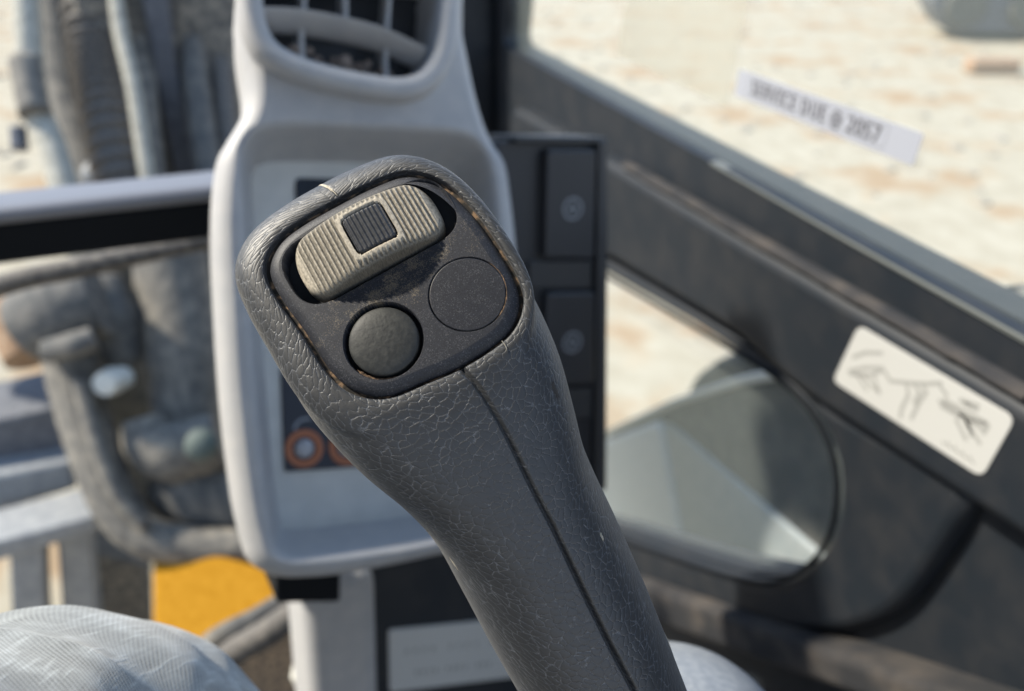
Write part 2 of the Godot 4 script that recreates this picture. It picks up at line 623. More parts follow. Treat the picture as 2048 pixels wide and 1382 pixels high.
# f: front line of the grip (t, n), g: top and back line, then left and right reach, then 0 = outline of the face plate .. 1 = oval, then the seam's angle
const KEYS := [
	[-27.80, -2.80, 28.40, -2.80, -28.00, 27.00, 0.00, -83.60],
	[-27.80, -0.50, 28.40, -0.50, -28.10, 27.10, 0.00, -83.60],
	[-28.10, 0.25, 28.80, 0.30, -28.60, 27.50, 0.01, -83.60],
	[-29.30, 0.55, 31.00, 0.25, -30.60, 28.70, 0.06, -82.90],
	[-30.80, 0.65, 34.20, -1.20, -33.80, 30.00, 0.15, -81.20],
	[-32.40, 0.50, 36.90, -4.30, -36.20, 30.30, 0.25, -79.20],
	[-34.40, 0.20, 38.10, -8.60, -37.30, 29.90, 0.35, -77.80],
	[-37.00, -0.20, 37.00, -14.00, -36.80, 29.00, 0.45, -76.90],
	[-41.00, -1.10, 32.50, -20.00, -37.20, 29.10, 0.55, -76.60],
	[-47.00, -2.70, 25.00, -26.00, -36.10, 28.90, 0.65, -77.30],
	[-54.00, -4.90, 14.00, -31.50, -34.00, 27.80, 0.75, -78.60],
	[-63.00, -7.70, 0.00, -37.50, -30.00, 24.80, 0.85, -79.80],
	[-72.00, -10.60, -15.00, -42.50, -27.10, 21.50, 0.93, -79.20],
	[-80.00, -13.20, -30.00, -47.00, -26.00, 19.90, 1.00, -79.90],
	[-90.00, -16.60, -50.00, -53.00, -26.60, 18.60, 1.00, -79.70],
	[-103.00, -20.90, -75.00, -61.00, -27.50, 16.50, 1.00, -78.10],
	[-120.00, -26.60, -105.00, -71.00, -27.80, 13.10, 1.00, -74.60],
	[-140.00, -33.30, -132.00, -80.00, -27.30, 9.20, 1.00, -73.10],
]
const SEAM := -83.6
const TOP_SEAM := 92.0

# a point of the grip's outside: row of KEYS, angle in degrees round it
func grip_point(s: float, deg: float) -> Vector3:
	var k := keyed(KEYS, s)
	var f := Vector2(k[0], k[1])
	var g := Vector2(k[2], k[3])
	var th := deg_to_rad(deg)
	var oval := pow(pow(abs(cos(th)), 2.35) + pow(abs(sin(th)), 2.35), -1.0 / 2.35)
	var rad: float = lerp(rim_radius(th), oval, clamp(k[6], 0.0, 1.0))
	var tn: Vector2 = (f + g) / 2 + (g - f) / 2 * sin(th) * rad
	return Vector3((k[4] + k[5]) / 2 + (k[5] - k[4]) / 2 * cos(th) * rad, tn.x, tn.y)

# a chip of pale matter stuck to the grip, uneven in outline, lying on the surface
func chip(called: String, joy: Node3D, s0: float, s1: float, d0: float, d1: float, m: Material, sd: int) -> void:
	var n := FastNoiseLite.new()
	n.seed = sd
	n.frequency = 0.9
	var rows := []
	for i in 13:
		var row := PackedVector3Array()
		for j in 13:
			var u := i / 12.0 * 2.0 - 1.0
			var v := j / 12.0 * 2.0 - 1.0
			# square to disc
			var x := u * sqrt(1.0 - v * v / 2.0)
			var y := v * sqrt(1.0 - u * u / 2.0)
			var w := 0.75 + 0.5 * n.get_noise_2d(x * 2.0, y * 2.0)
			var s: float = (s0 + s1) / 2 + (s1 - s0) / 2 * x * w
			var d: float = (d0 + d1) / 2 + (d1 - d0) / 2 * y * w
			var p := grip_point(s, d)
			var out := (p - grip_point(s, d + 180.0)).normalized()
			row.append((p + out * (0.22 * (1.0 - x * x) * (1.0 - y * y) - 0.05 + 0.1 * n.get_noise_2d(x * 5.0, y * 5.0))) * 0.001)
		rows.append(row)
	part(called, grid(rows, false, Vector3(0, 0, 1)), m, joy)

func make_shell(from: float, to: float, joy: Node3D, label: String) -> void:
	var ths := []
	var n := 250
	for i in n + 1:
		# columns crowd towards both seams
		var u := float(i) / n
		u = u - 0.9 * sin(TAU * u) / TAU
		ths.append(lerp(from, to, u))
	var rows := []
	var uvs := []
	var run := PackedFloat32Array()
	run.resize(n + 1)
	var per := 14
	var count := (KEYS.size() - 1) * per
	for r in count + 1:
		var k := keyed(KEYS, float(r) / per)
		var f := Vector2(k[0], k[1])
		var g := Vector2(k[2], k[3])
		var mid := (f + g) / 2
		var half := (g - f) / 2
		var ec := (k[4] + k[5]) / 2
		var ea := (k[5] - k[4]) / 2
		var row := PackedVector3Array()
		var urow := PackedVector2Array()
		for c in n + 1:
			var d: float = ths[c]
			var off := wrapf(d - SEAM, -180.0, 180.0)
			var w := pow(cos(clamp(off / 75.0, -1.0, 1.0) * PI / 2), 2.0)
			var th := deg_to_rad(d + (k[7] - SEAM) * w)
			var ct := cos(th)
			var sn := sin(th)
			var oval := pow(pow(abs(ct), 2.35) + pow(abs(sn), 2.35), -1.0 / 2.35)
			var rad: float = lerp(rim_radius(th), oval, clamp(k[6], 0.0, 1.0))
			var tn: Vector2 = mid + half * sn * rad
			var p := Vector3(ec + ea * ct * rad, tn.x, tn.y)
			# both shells roll in where they meet: the joint
			var to_top: float = abs(wrapf(d - TOP_SEAM, -180.0, 180.0))
			var arc_f: float = deg_to_rad(abs(off)) * ea
			var arc_t: float = deg_to_rad(to_top) * ea
			var sink: float = 1.7 * exp(-pow(arc_f / 0.5, 2.0)) + 0.2 * exp(-pow(arc_t / 0.3, 2.0))
			if r < per:
				sink = 0.0
			var centre := Vector3(ec, mid.x, mid.y)
			var inward := Vector3(0, 0, -1).slerp((centre - p).normalized(), smoothstep(4.0, 9.0, float(r) / per))
			p += inward * sink
			row.append(p * 0.001)
			if r > 0:
				run[c] += p.distance_to(rows[r - 1][c] * 1000.0)
			urow.append(Vector2(deg_to_rad(off) * ea * 0.95, run[c]) / 62.0)
		rows.append(row)
		uvs.append(urow)
	var o := part("grip_shell", grid(rows, false, null, uvs), M.rubber, joy)
	o.set_meta("label", label)

func make_rocker(joy: Node3D) -> void:
	var c := Vector2(-0.7, 13.8)
	var L := 19.6
	var hw := 8.6
	var holder := Node3D.new()
	holder.name = "thumb_roller"
	joy.add_child(holder, true)
	holder.position = Vector3(c.x, c.y, 0.0) * 0.001
	holder.rotation_degrees.z = -1.5
	var ns := 460
	var prof := 56
	var rows := []
	var cols := []
	var nz := FastNoiseLite.new()
	nz.seed = 14
	nz.frequency = 0.25
	nz.fractal_octaves = 4
	var fine := FastNoiseLite.new()
	fine.seed = 15
	fine.frequency = 2.0
	var rc := 6.0
	for i in ns + 1:
		var x: float = lerp(-L, L, float(i) / ns)
		var dx: float = max(0.0, abs(x) - (L - rc))
		var w: float = hw - rc + sqrt(max(0.0, rc * rc - dx * dx))
		var h := 6.6 - 0.0155 * x * x - 2.2 * pow(dx / rc, 3.0)
		var row := PackedVector3Array()
		var crow := PackedColorArray()
		for j in prof + 1:
			var s: float = lerp(-1.0, 1.0, float(j) / prof)
			# walls up to 0.7, then a round shoulder, then the top
			var y := 0.0
			var z := 0.0
			var a: float = abs(s)
			var top := 0.0
			var sh := 2.2
			if a > 0.8:
				y = w
				z = lerp(h - sh, -5.0, (a - 0.8) / 0.2)
			elif a > 0.5:
				var t := (a - 0.5) / 0.3 * PI / 2
				y = w - sh + sh * sin(t)
				z = h - sh + sh * cos(t)
				top = clamp(1.15 - (a - 0.5) / 0.2, 0.0, 1.0)
			else:
				y = (w - sh) * a / 0.5
				z = h
				top = 1.0
			y *= signf(s)
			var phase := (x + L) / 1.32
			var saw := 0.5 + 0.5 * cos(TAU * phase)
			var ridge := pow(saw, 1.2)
			var inside: float = pow(pow(abs(x - 1.6) / 5.7, 7.0) + pow(abs(y - 0.1) / 5.5, 7.0), 1.0 / 7.0)
			var frame: float = pow(pow(abs(x - 1.6) / 7.0, 7.0) + pow(abs(y - 0.1) / 6.9, 7.0), 1.0 / 7.0)
			var amp := top * smoothstep(0.97, 1.06, frame) * smoothstep(0.0, 1.5, L - 1.6 - abs(x))
			z += 0.85 * (ridge - 1.0) * amp
			if inside < 1.0 and top > 0.0:
				z -= 1.3
			# saddle on the long sides
			row.append(Vector3(x, y, z) * 0.001)
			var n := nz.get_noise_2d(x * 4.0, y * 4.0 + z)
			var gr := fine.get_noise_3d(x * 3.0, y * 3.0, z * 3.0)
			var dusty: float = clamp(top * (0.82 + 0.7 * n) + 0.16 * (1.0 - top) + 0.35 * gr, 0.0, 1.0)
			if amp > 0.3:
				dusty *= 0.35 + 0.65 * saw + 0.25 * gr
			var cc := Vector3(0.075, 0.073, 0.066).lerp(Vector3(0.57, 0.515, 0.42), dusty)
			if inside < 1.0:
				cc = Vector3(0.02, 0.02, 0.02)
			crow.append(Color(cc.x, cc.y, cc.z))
		rows.append(row)
		cols.append(crow)
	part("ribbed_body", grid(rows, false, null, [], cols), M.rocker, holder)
	# black block let into the roller
	var ins := []
	var icol := 0
	var m := 120
	var kk := 30
	for i in m + 1:
		var x: float = lerp(-5.4, 5.4, float(i) / m)
		var dx: float = max(0.0, abs(x) - 3.8)
		var w: float = 5.2 - 1.6 + sqrt(max(0.0, 1.6 * 1.6 - dx * dx))
		var row := PackedVector3Array()
		for j in kk + 1:
			var s: float = lerp(-1.0, 1.0, float(j) / kk)
			var a: float = abs(s)
			var y := w
			var z := 0.0
			if a > 0.85:
				z = lerp(0.0, -2.0, (a - 0.85) / 0.15)
			elif a > 0.7:
				var t := (a - 0.7) / 0.15 * PI / 2
				y = w - 0.5 + 0.5 * sin(t)
				z = 0.5 * cos(t)
			else:
				y = (w - 0.5) * a / 0.7
				z = 0.5
			var e: float = abs(x) / 5.4
			if a <= 0.85:
				z -= 0.38 * (0.5 - 0.5 * cos(TAU * (x + 5.4) / 1.2)) * (1.0 if a < 0.7 else 0.6)
				z -= 0.7 * smoothstep(0.94, 1.0, e)
			if i == 0 or i == m:
				z = -2.0
			row.append(Vector3(x, y * signf(s), z + 6.55 - 0.0155 * (x + 1.6) * (x + 1.6)) * 0.001)
		ins.append(row)
	var b := part("ribbed_insert", grid(ins, false, null), M.insert, holder)
	b.position = Vector3(1.6, 0.1, 0.0) * 0.001
	b.set_meta("label", "small black ribbed block in the middle of the thumb roller")

func make_joystick() -> void:
	var raw := smooth_loop(v2([-25.88, 23.47, -28.11, 18.46, -28.10, 10.57, -27.11, 1.45, -26.48, -10.26, -24.44, -17.43, -20.30, -22.63, -14.94, -25.51, -7.20, -26.67, 2.58, -28.04, 13.48, -27.68, 19.80, -25.58, 24.56, -20.89, 26.64, -14.38, 27.10, -5.10, 26.65, 6.62, 24.61, 15.95, 20.87, 22.58, 15.61, 26.61, 7.41, 28.08, -1.30, 28.54, -12.38, 28.54, -20.33, 27.29]), 10)
	rim_r.resize(RADS)
	# radius of the outline for every angle
	for i in RADS:
		var dir := Vector2.from_angle(TAU * i / RADS)
		var best := 0.0
		for k in raw.size():
			var p := (raw[k] - RC) / RH
			var q := (raw[(k + 1) % raw.size()] - RC) / RH
			var hit = Geometry2D.segment_intersects_segment(Vector2.ZERO, dir * 3.0, p, q)
			if hit != null:
				best = max(best, hit.length())
		rim_r[i] = best
	for pass_ in 30:
		var c := rim_r.duplicate()
		for i in RADS:
			rim_r[i] = (c[(i + RADS - 1) % RADS] + 2 * c[i] + c[(i + 1) % RADS]) / 4
	var joy := thing("joystick", "black leather-grained joystick grip with dusty thumb roller and two round buttons", "joystick", GRIP)
	make_shell(SEAM, TOP_SEAM, joy, "narrower shell half of the grip on the window side of the joint")
	make_shell(TOP_SEAM, SEAM + 360.0, joy, "wider shell half of the grip on the monitor side of the joint")
	# face plate
	var st := SurfaceTool.new()
	st.begin(Mesh.PRIMITIVE_TRIANGLES)
	var prev := rim_scaled(1.15)
	var pn := -4.0
	for s in [[1.15, -1.3], [1.25, -1.0], [1.5, -0.75], [1.9, -0.3], [2.9, 0.25], [3.5, 0.5], [4.0, 0.62]]:
		var q := rim_scaled(s[0])
		band(st, prev, pn, q, s[1], 1.0)
		prev = q
		pn = s[1]
	var slot := round_corners(v2([-23.4, 4.6, 22.6, 3.6, 22.6, 22.2, -23.4, 23.6]), 9.0, 14)
	var b1 := circle(Vector2(-10.3, -11.6), 9.9, 96)
	var b2 := circle(Vector2(13.4, -12.2), 9.75, 96)
	for h in [slot, b1, b2]:
		var lip := inset(h, 0.0)
		band(st, h, -6.0, h, pn - 0.25, -1.0, 3)
		band(st, h, pn - 0.25, inset(h, -0.25), pn, -1.0, 3)
	sheet(st, prev, [inset(slot, -0.25), inset(b1, -0.25), inset(b2, -0.25)], pn)
	st.generate_normals()
	# the print of the plate is laid out in millimetres
	var mesh := st.commit()
	var arr := mesh.surface_get_arrays(0)
	var vv: PackedVector3Array = arr[Mesh.ARRAY_VERTEX]
	var uu := PackedVector2Array()
	for p in vv:
		uu.append(Vector2(p.x, p.y) / 0.064 + Vector2(0.5, 0.5))
	arr[Mesh.ARRAY_TEX_UV] = uu
	var am := ArrayMesh.new()
	am.add_surface_from_arrays(Mesh.PRIMITIVE_TRIANGLES, arr)
	part("face_plate", am, M.faceplate, joy)
	# floor under the openings and dirt packed in the joint round the plate
	part("switch_well", plate(rim_scaled(1.5), -7.0, -5.6), M.black_hole, joy)
	var ds := SurfaceTool.new()
	ds.begin(Mesh.PRIMITIVE_TRIANGLES)
	band(ds, rim_scaled(-0.2), -1.9, rim_scaled(1.3), -2.1, 1.0)
	ds.generate_normals()
	part("packed_dirt", ds.commit(), M.dirt, joy)
	chip("paint_chip", joy, 13.16, 13.44, -54.0, -51.5, M.chip, 3)
	chip("seam_dirt", joy, 1.9, 6.6, 91.1, 92.9, M.chip, 11)
	chip("worn_patch", joy, 8.95, 9.9, -50.5, -46.5, M.wall_dust, 5)
	chip("paint_chip", joy, 12.5, 13.0, -152.0, -150.0, M.chip, 7)
	chip("paint_chip", joy, 15.7, 16.1, -15.5, -11.5, M.chip, 9)
	# dirt packed in the joint round the blanking plug and under the push button
	for arc in [[Vector2(13.4, -12.2), 9.62, 9.98, -75.0, 28.0, 0.56], [Vector2(-10.3, -11.6), 9.1, 10.0, -165.0, -95.0, -0.9]]:
		var dr := []
		var nn := FastNoiseLite.new()
		nn.seed = 23
		nn.frequency = 0.12
		for k in 61:
			var an := deg_to_rad(lerp(float(arc[3]), float(arc[4]), k / 60.0))
			var q := nn.get_noise_1d(k * 1.7)
			var fade := minf(1.0, minf(k, 60 - k) / 8.0)
			var mid_r: float = (arc[1] + arc[2]) / 2
			var hw: float = (arc[2] - arc[1]) / 2 * (0.75 + 0.7 * q) * fade
			var row := PackedVector3Array()
			for e in [-1.0, -0.4, 0.4, 1.0]:
				var rr: float = mid_r + hw * e
				row.append(Vector3(arc[0].x + cos(an) * rr, arc[0].y + sin(an) * rr, arc[5] + 0.12 * (1.0 - absf(e)) + 0.1 * q) * 0.001)
			dr.append(row)
		part("packed_dirt", grid(dr, false, Vector3(0, 0, 1)), M.clay, joy)
	# a pale fibre caught at the edge of the plate
	var fb := []
	for q in v2([14.35, -27.29, 14.47, -28.26, 14.36, -29.39, 13.86, -29.97]):
		fb.append(Vector3(q.x, q.y, 1.0) * 0.001)
	part("fibre", tube(fb, [0.00012, 0.00012, 0.0001, 0.00006], 8, 5), M.chip, joy)
	make_rocker(joy)
	# domed push button
	var rows := []
	for k in 30:
		var row := PackedVector3Array()
		var t := k / 29.0
		var rr := 8.75
		var z := -3.5
		if t > 0.1:
			var u := (t - 0.1) / 0.9
			rr = 8.75 * cos(u * PI / 2)
			z = 0.0 + 1.7 * sin(u * PI / 2) - 0.1
		for j in 65:
			row.append(Vector3(cos(TAU * j / 64) * rr, sin(TAU * j / 64) * rr, z) * 0.001)
		rows.append(row)
	var pb := part("push_button", grid(rows, false, null), M.button, joy)
	pb.position = Vector3(-10.3, -11.6, 0) * 0.001
	pb.set_meta("label", "raised domed button in the lower left of the face plate")
	var bp := part("blank_plug", plate(circle(Vector2.ZERO, 9.55, 96), -4.0, 0.66, 0.25), M.faceplate_plain, joy)
	bp.position = Vector3(13.4, -12.2, 0) * 0.001
	bp.set_meta("label", "flush round blanking plug in the lower right of the face plate")

# ------------------------------------------------------------------ monitor column
func make_column() -> void:
	var col := thing("monitor_column", "grey plastic monitor column with air vent on top and warning buttons below", "monitor", COLUMN)
	var outer := resample(smooth_loop(v2([15.4, 253.3, -5.4, 249.2, -15.5, 236.1, -18.9, 224.0, -23.3, 202.7, -26.1, 178.3, -31.9, 160.5, -44.7, 145.6, -54.8, 132.4, -65.9, 101.6, -75.2, 61.3, -88.7, -7.4, -96.9, -65.0, -98.3, -90.0, -97.2, -104.6, -86.8, -117.0, -68.5, -124.8, -39.3, -132.3, 15.2, -140.8, 48.3, -144.7, 72.7, -132.0, 92.5, -93.1, 115.7, -8.2, 126.0, 46.0, 131.0, 76.9, 133.4, 101.2, 126.8, 119.0, 124.4, 142.7, 125.9, 177.4, 127.3, 192.9, 133.1, 213.3, 136.3, 227.1, 130.8, 242.6, 106.8, 249.2]), 6), 220)
	var inner := resample(smooth_loop(v2([-43.2, 125.2, -36.7, 138.9, -25.5, 144.8, -3.0, 143.6, 47.0, 134.9, 94.0, 125.7, 110.3, 117.2, 116.1, 100.3, 112.6, 69.6, 96.9, -3.7, 76.0, -81.2, 59.4, -120.6, 43.2, -130.7, 15.3, -128.2, -29.2, -118.8, -67.4, -109.4, -79.0, -103.3, -81.7, -93.2, -76.3, -50.5, -61.2, 33.9, -49.2, 95.6]), 6), 160)
	var shell := SurfaceTool.new()
	shell.begin(Mesh.PRIMITIVE_TRIANGLES)
	var seq := [[14.0, -95.0], [3.0, -60.0], [0.0, -22.0], [1.0, -10.0], [3.5, -4.0], [7.0, -1.0], [10.0, 0.0]]
	for k in seq.size() - 1:
		band(shell, inset(outer, seq[k][0]), seq[k][1], inset(outer, seq[k + 1][0]), seq[k + 1][1], 1.0)
	var hs := [[-4.0, 0.0], [-1.5, -1.0], [0.0, -4.0], [3.0, -14.0], [7.0, -26.0], [11.0, -42.0]]
	for k in hs.size() - 1:
		band(shell, inset(inner, hs[k + 1][0]), hs[k + 1][1], inset(inner, hs[k][0]), hs[k][1], -1.0, 2)
	var vent_hole := v2([10.4, 241.5, -0.5, 235.2, -5.4, 226.1, -7.2, 216.9, -8.2, 201.4, -2.7, 189.6, 18.7, 177.3, 55.4, 165.5, 75.3, 164.6, 88.3, 172.6, 96.9, 185.3, 105.6, 208.4, 109.3, 221.8, 106.1, 233.6])
	vent_hole = resample(smooth_loop(vent_hole, 6), 90)
	sheet(shell, inset(outer, 10.0), [inset(inner, -4.0), inset(vent_hole, -8.0)], 0.0)
	sheet(shell, inset(outer, 14.0), [], -95.0, -1.0)
	shell.generate_normals()
	part("housing", shell.commit(), M.column, col)
	part("monitor_face", plate(inset(inner, 9.8), -48.0, -41.0), M.column_face, col)
	# screen, mostly behind the grip
	part("screen", plate(round_corners(v2([-4.5, 121.9, 114.1, 98.9, 89.7, -1.2, -33.0, 14.9]), 4.0), -41.0, -39.5, 0.8), M.screen, col)
	var strip := part("button_strip", plate(round_corners(v2([-45.9, 3.1, 67.2, -24.8, 49.2, -88.6, -60.6, -62.2]), 3.0), -41.0, -39.0, 0.8), M.control, col)
	for c in [v2([-45.0, -51.3]), v2([-17.9, -58.3]), v2([10.3, -65.5])]:
		var b := Node3D.new()
		b.name = "warning_button"
		strip.add_child(b, true)
		b.position = Vector3(c[0].x, c[0].y, -39.0) * 0.001
		var ring := plate(circle(Vector2.ZERO, 12.2, 48), -0.5, 1.6, 0.7, [circle(Vector2.ZERO, 7.6, 48)])
		part("orange_ring", ring, M.orange, b)
		var dome := SphereMesh.new()
		dome.radius = 0.0062
		dome.height = 0.007
		var d := part("centre_knob", dome, M.knob, b)
		d.rotation.x = PI / 2
		d.position.z = 0.001
	# arc-shaped mark above the first button
	var arc := PackedVector2Array()
	for k in 13:
		arc.append(v2([-40.3, -41.0])[0] + Vector2.from_angle(PI * (0.35 + 0.5 * k / 12.0)) * 8.0)
	part("printed_arc", strokes([arc], 1.8, -39.0), M.glyph, strip)
	# air vent
	var vent := Node3D.new()
	vent.name = "air_vent"
	col.add_child(vent, true)
	var vo := inset(vent_hole, -15.0)
	var fr := SurfaceTool.new()
	fr.begin(Mesh.PRIMITIVE_TRIANGLES)
	var vs := [[-15.0, -2.0], [-15.0, 7.0], [-13.5, 11.0], [-10.0, 13.0], [-4.0, 12.5], [-1.0, 10.5], [0.0, 6.0], [3.0, -30.0]]
	for k in vs.size() - 1:
		band(fr, inset(vent_hole, vs[k][0]), vs[k][1], inset(vent_hole, vs[k + 1][0]), vs[k + 1][1], 1.0 if k < 4 else 1.0)
	fr.generate_normals()
	part("vent_frame", fr.commit(), M.column, vent)
	part("vent_duct", plate(inset(vent_hole, -4.0), -60.0, -34.0), M.black_hole, vent)
	var lv := v2([-7.9, 212.9, 14.3, 210.0, 41.4, 202.6, 65.9, 193.3, 89.4, 179.1])
	var lp := []
	for q in lv:
		lp.append(Vector3(q.x, q.y, 0.5) * 0.001)
	# the curved louvre
	var rowa := []
	for k in lp.size() * 6 - 5:
		var i := k / 6
		var t := (k % 6) / 6.0
		var p: Vector3 = lp[i] if i == lp.size() - 1 else lp[i].cubic_interpolate(lp[i + 1], lp[max(i - 1, 0)], lp[min(i + 2, lp.size() - 1)], t)
		var row := PackedVector3Array()
		for s in 17:
			var an := TAU * s / 16
			row.append(p + Vector3(0, sin(an) * 0.0028 + cos(an) * 0.003, cos(an) * 0.012 - 0.006))
		rowa.append(row)
	part("louvre", grid(rowa, false, null), M.column, vent)
	for q in [v2([18.0, 213.9, 11.8, 185.9]), v2([55.5, 244.4, 46.7, 209.6]), v2([70.1, 196.2, 63.5, 169.7]), v2([29.5, 245.1, 20.7, 217.0]), v2([87.2, 242.7, 72.4, 199.4])]:
		part("vane", plate(v2([q[0].x - 1.6, q[0].y, q[0].x + 1.6, q[0].y, q[1].x + 1.6, q[1].y, q[1].x - 1.6, q[1].y]), -26.0, -8.0, 0.7), M.column, vent)
	# clods of brown dust on the sill of the duct
	var rng := RandomNumberGenerator.new()
	rng.seed = 12
	var st := SurfaceTool.new()
	st.begin(Mesh.PRIMITIVE_TRIANGLES)
	for k in 46:
		var u := rng.randf()
		var a: Vector2 = v2([4.9, 193.0, 23.8, 184.5, 43.2, 181.2, 61.4, 171.8])[0].lerp(v2([66.8, 171.8])[0], u)
		var sp := SphereMesh.new()
		sp.radial_segments = 10
		sp.rings = 6
		var rr := rng.randf_range(0.0018, 0.0045)
		sp.radius = rr
		sp.height = rr * 1.5
		st.append_from(sp, 0, Transform3D(Basis.from_euler(Vector3(u * 9, u * 4, u)), Vector3(a.x, a.y + rng.randf_range(-1.5, 4.0), rng.randf_range(-24, -6)) * 0.001))
	part("dust_clods", st.commit(), M.vent_dust, vent).set_meta("kind", "stuff")
	# foot of the column
	var upright := COLUMN.affine_inverse() * POST
	part("support_post", plate(round_corners(v2([-58.4, -168.7, -4.0, -190.6, -40.3, -461.9, -88.0, -430.8]), 14.0), -110.0, -50.0, 14.0), M.column, col).transform = upright
	part("collar", plate(round_corners(v2([-77.8, -151.9, -34.5, -165.4, -38.9, -191.4, -81.9, -173.7]), 4.0), -70.0, -30.0, 3.0), M.black, col).transform = upright

func make_switch_panel() -> void:
	var sp := thing("switch_panel", "tall black switch panel beside the monitor with two rocker switches", "switch panel", SWITCHES)
	part("backing", plate(round_corners(v2([-38.7, 102.8, 46.8, 90.8, 26.1, -190.9, -67.7, -158.5]), 4.0), -40.0, -6.0, 2.0), M.switch, sp)
	part("edge_trim", plate(round_corners(v2([39.2, 93.2, 47.7, 91.4, 27.6, -191.4, 17.4, -187.9]), 3.0), -40.0, 2.0, 1.5), M.switch_side, sp)
	part("top_trim", plate(round_corners(v2([-26.9, 104.6, 47.1, 94.3, 46.7, 89.4, -27.4, 100.0]), 3.0), -40.0, 1.0, 1.5), M.switch_side, sp)
	for q in [v2([-4.3, 92.7, 37.0, 87.1, 29.5, 6.4, -13.1, 15.6]), v2([-13.8, -10.2, 28.6, -18.6, 21.8, -93.9, -21.4, -82.9])]:
		var s := part("rocker_switch", plate(round_corners(q, 4.0), -8.0, 3.0, 2.5), M.switch, sp)
		var c: Vector2 = q[0].lerp(q[2], 0.52)
		var g := PackedVector2Array()
		for k in 19:
			g.append(c + Vector2.from_angle(TAU * k / 18) * 7.5)
		var cross := [g, v2([c.x - 3.5, c.y, c.x + 3.5, c.y]), v2([c.x, c.y - 3.5, c.x, c.y + 3.5])]
		part("symbol", strokes(cross, 1.6, 3.0), M.glyph, s)
	part("blank_cover", plate(round_corners(v2([-23.2, 14.6, 30.3, 4.7, 28.3, -16.9, -25.2, -5.4]), 2.0), -8.0, -2.0, 1.0), M.switch_side, sp)
	part("blank_cover", plate(round_corners(v2([-16.4, -86.8, 22.9, -97.7, 20.2, -123.1, -18.8, -112.4]), 2.0), -8.0, -1.0, 1.0), M.switch_side, sp)

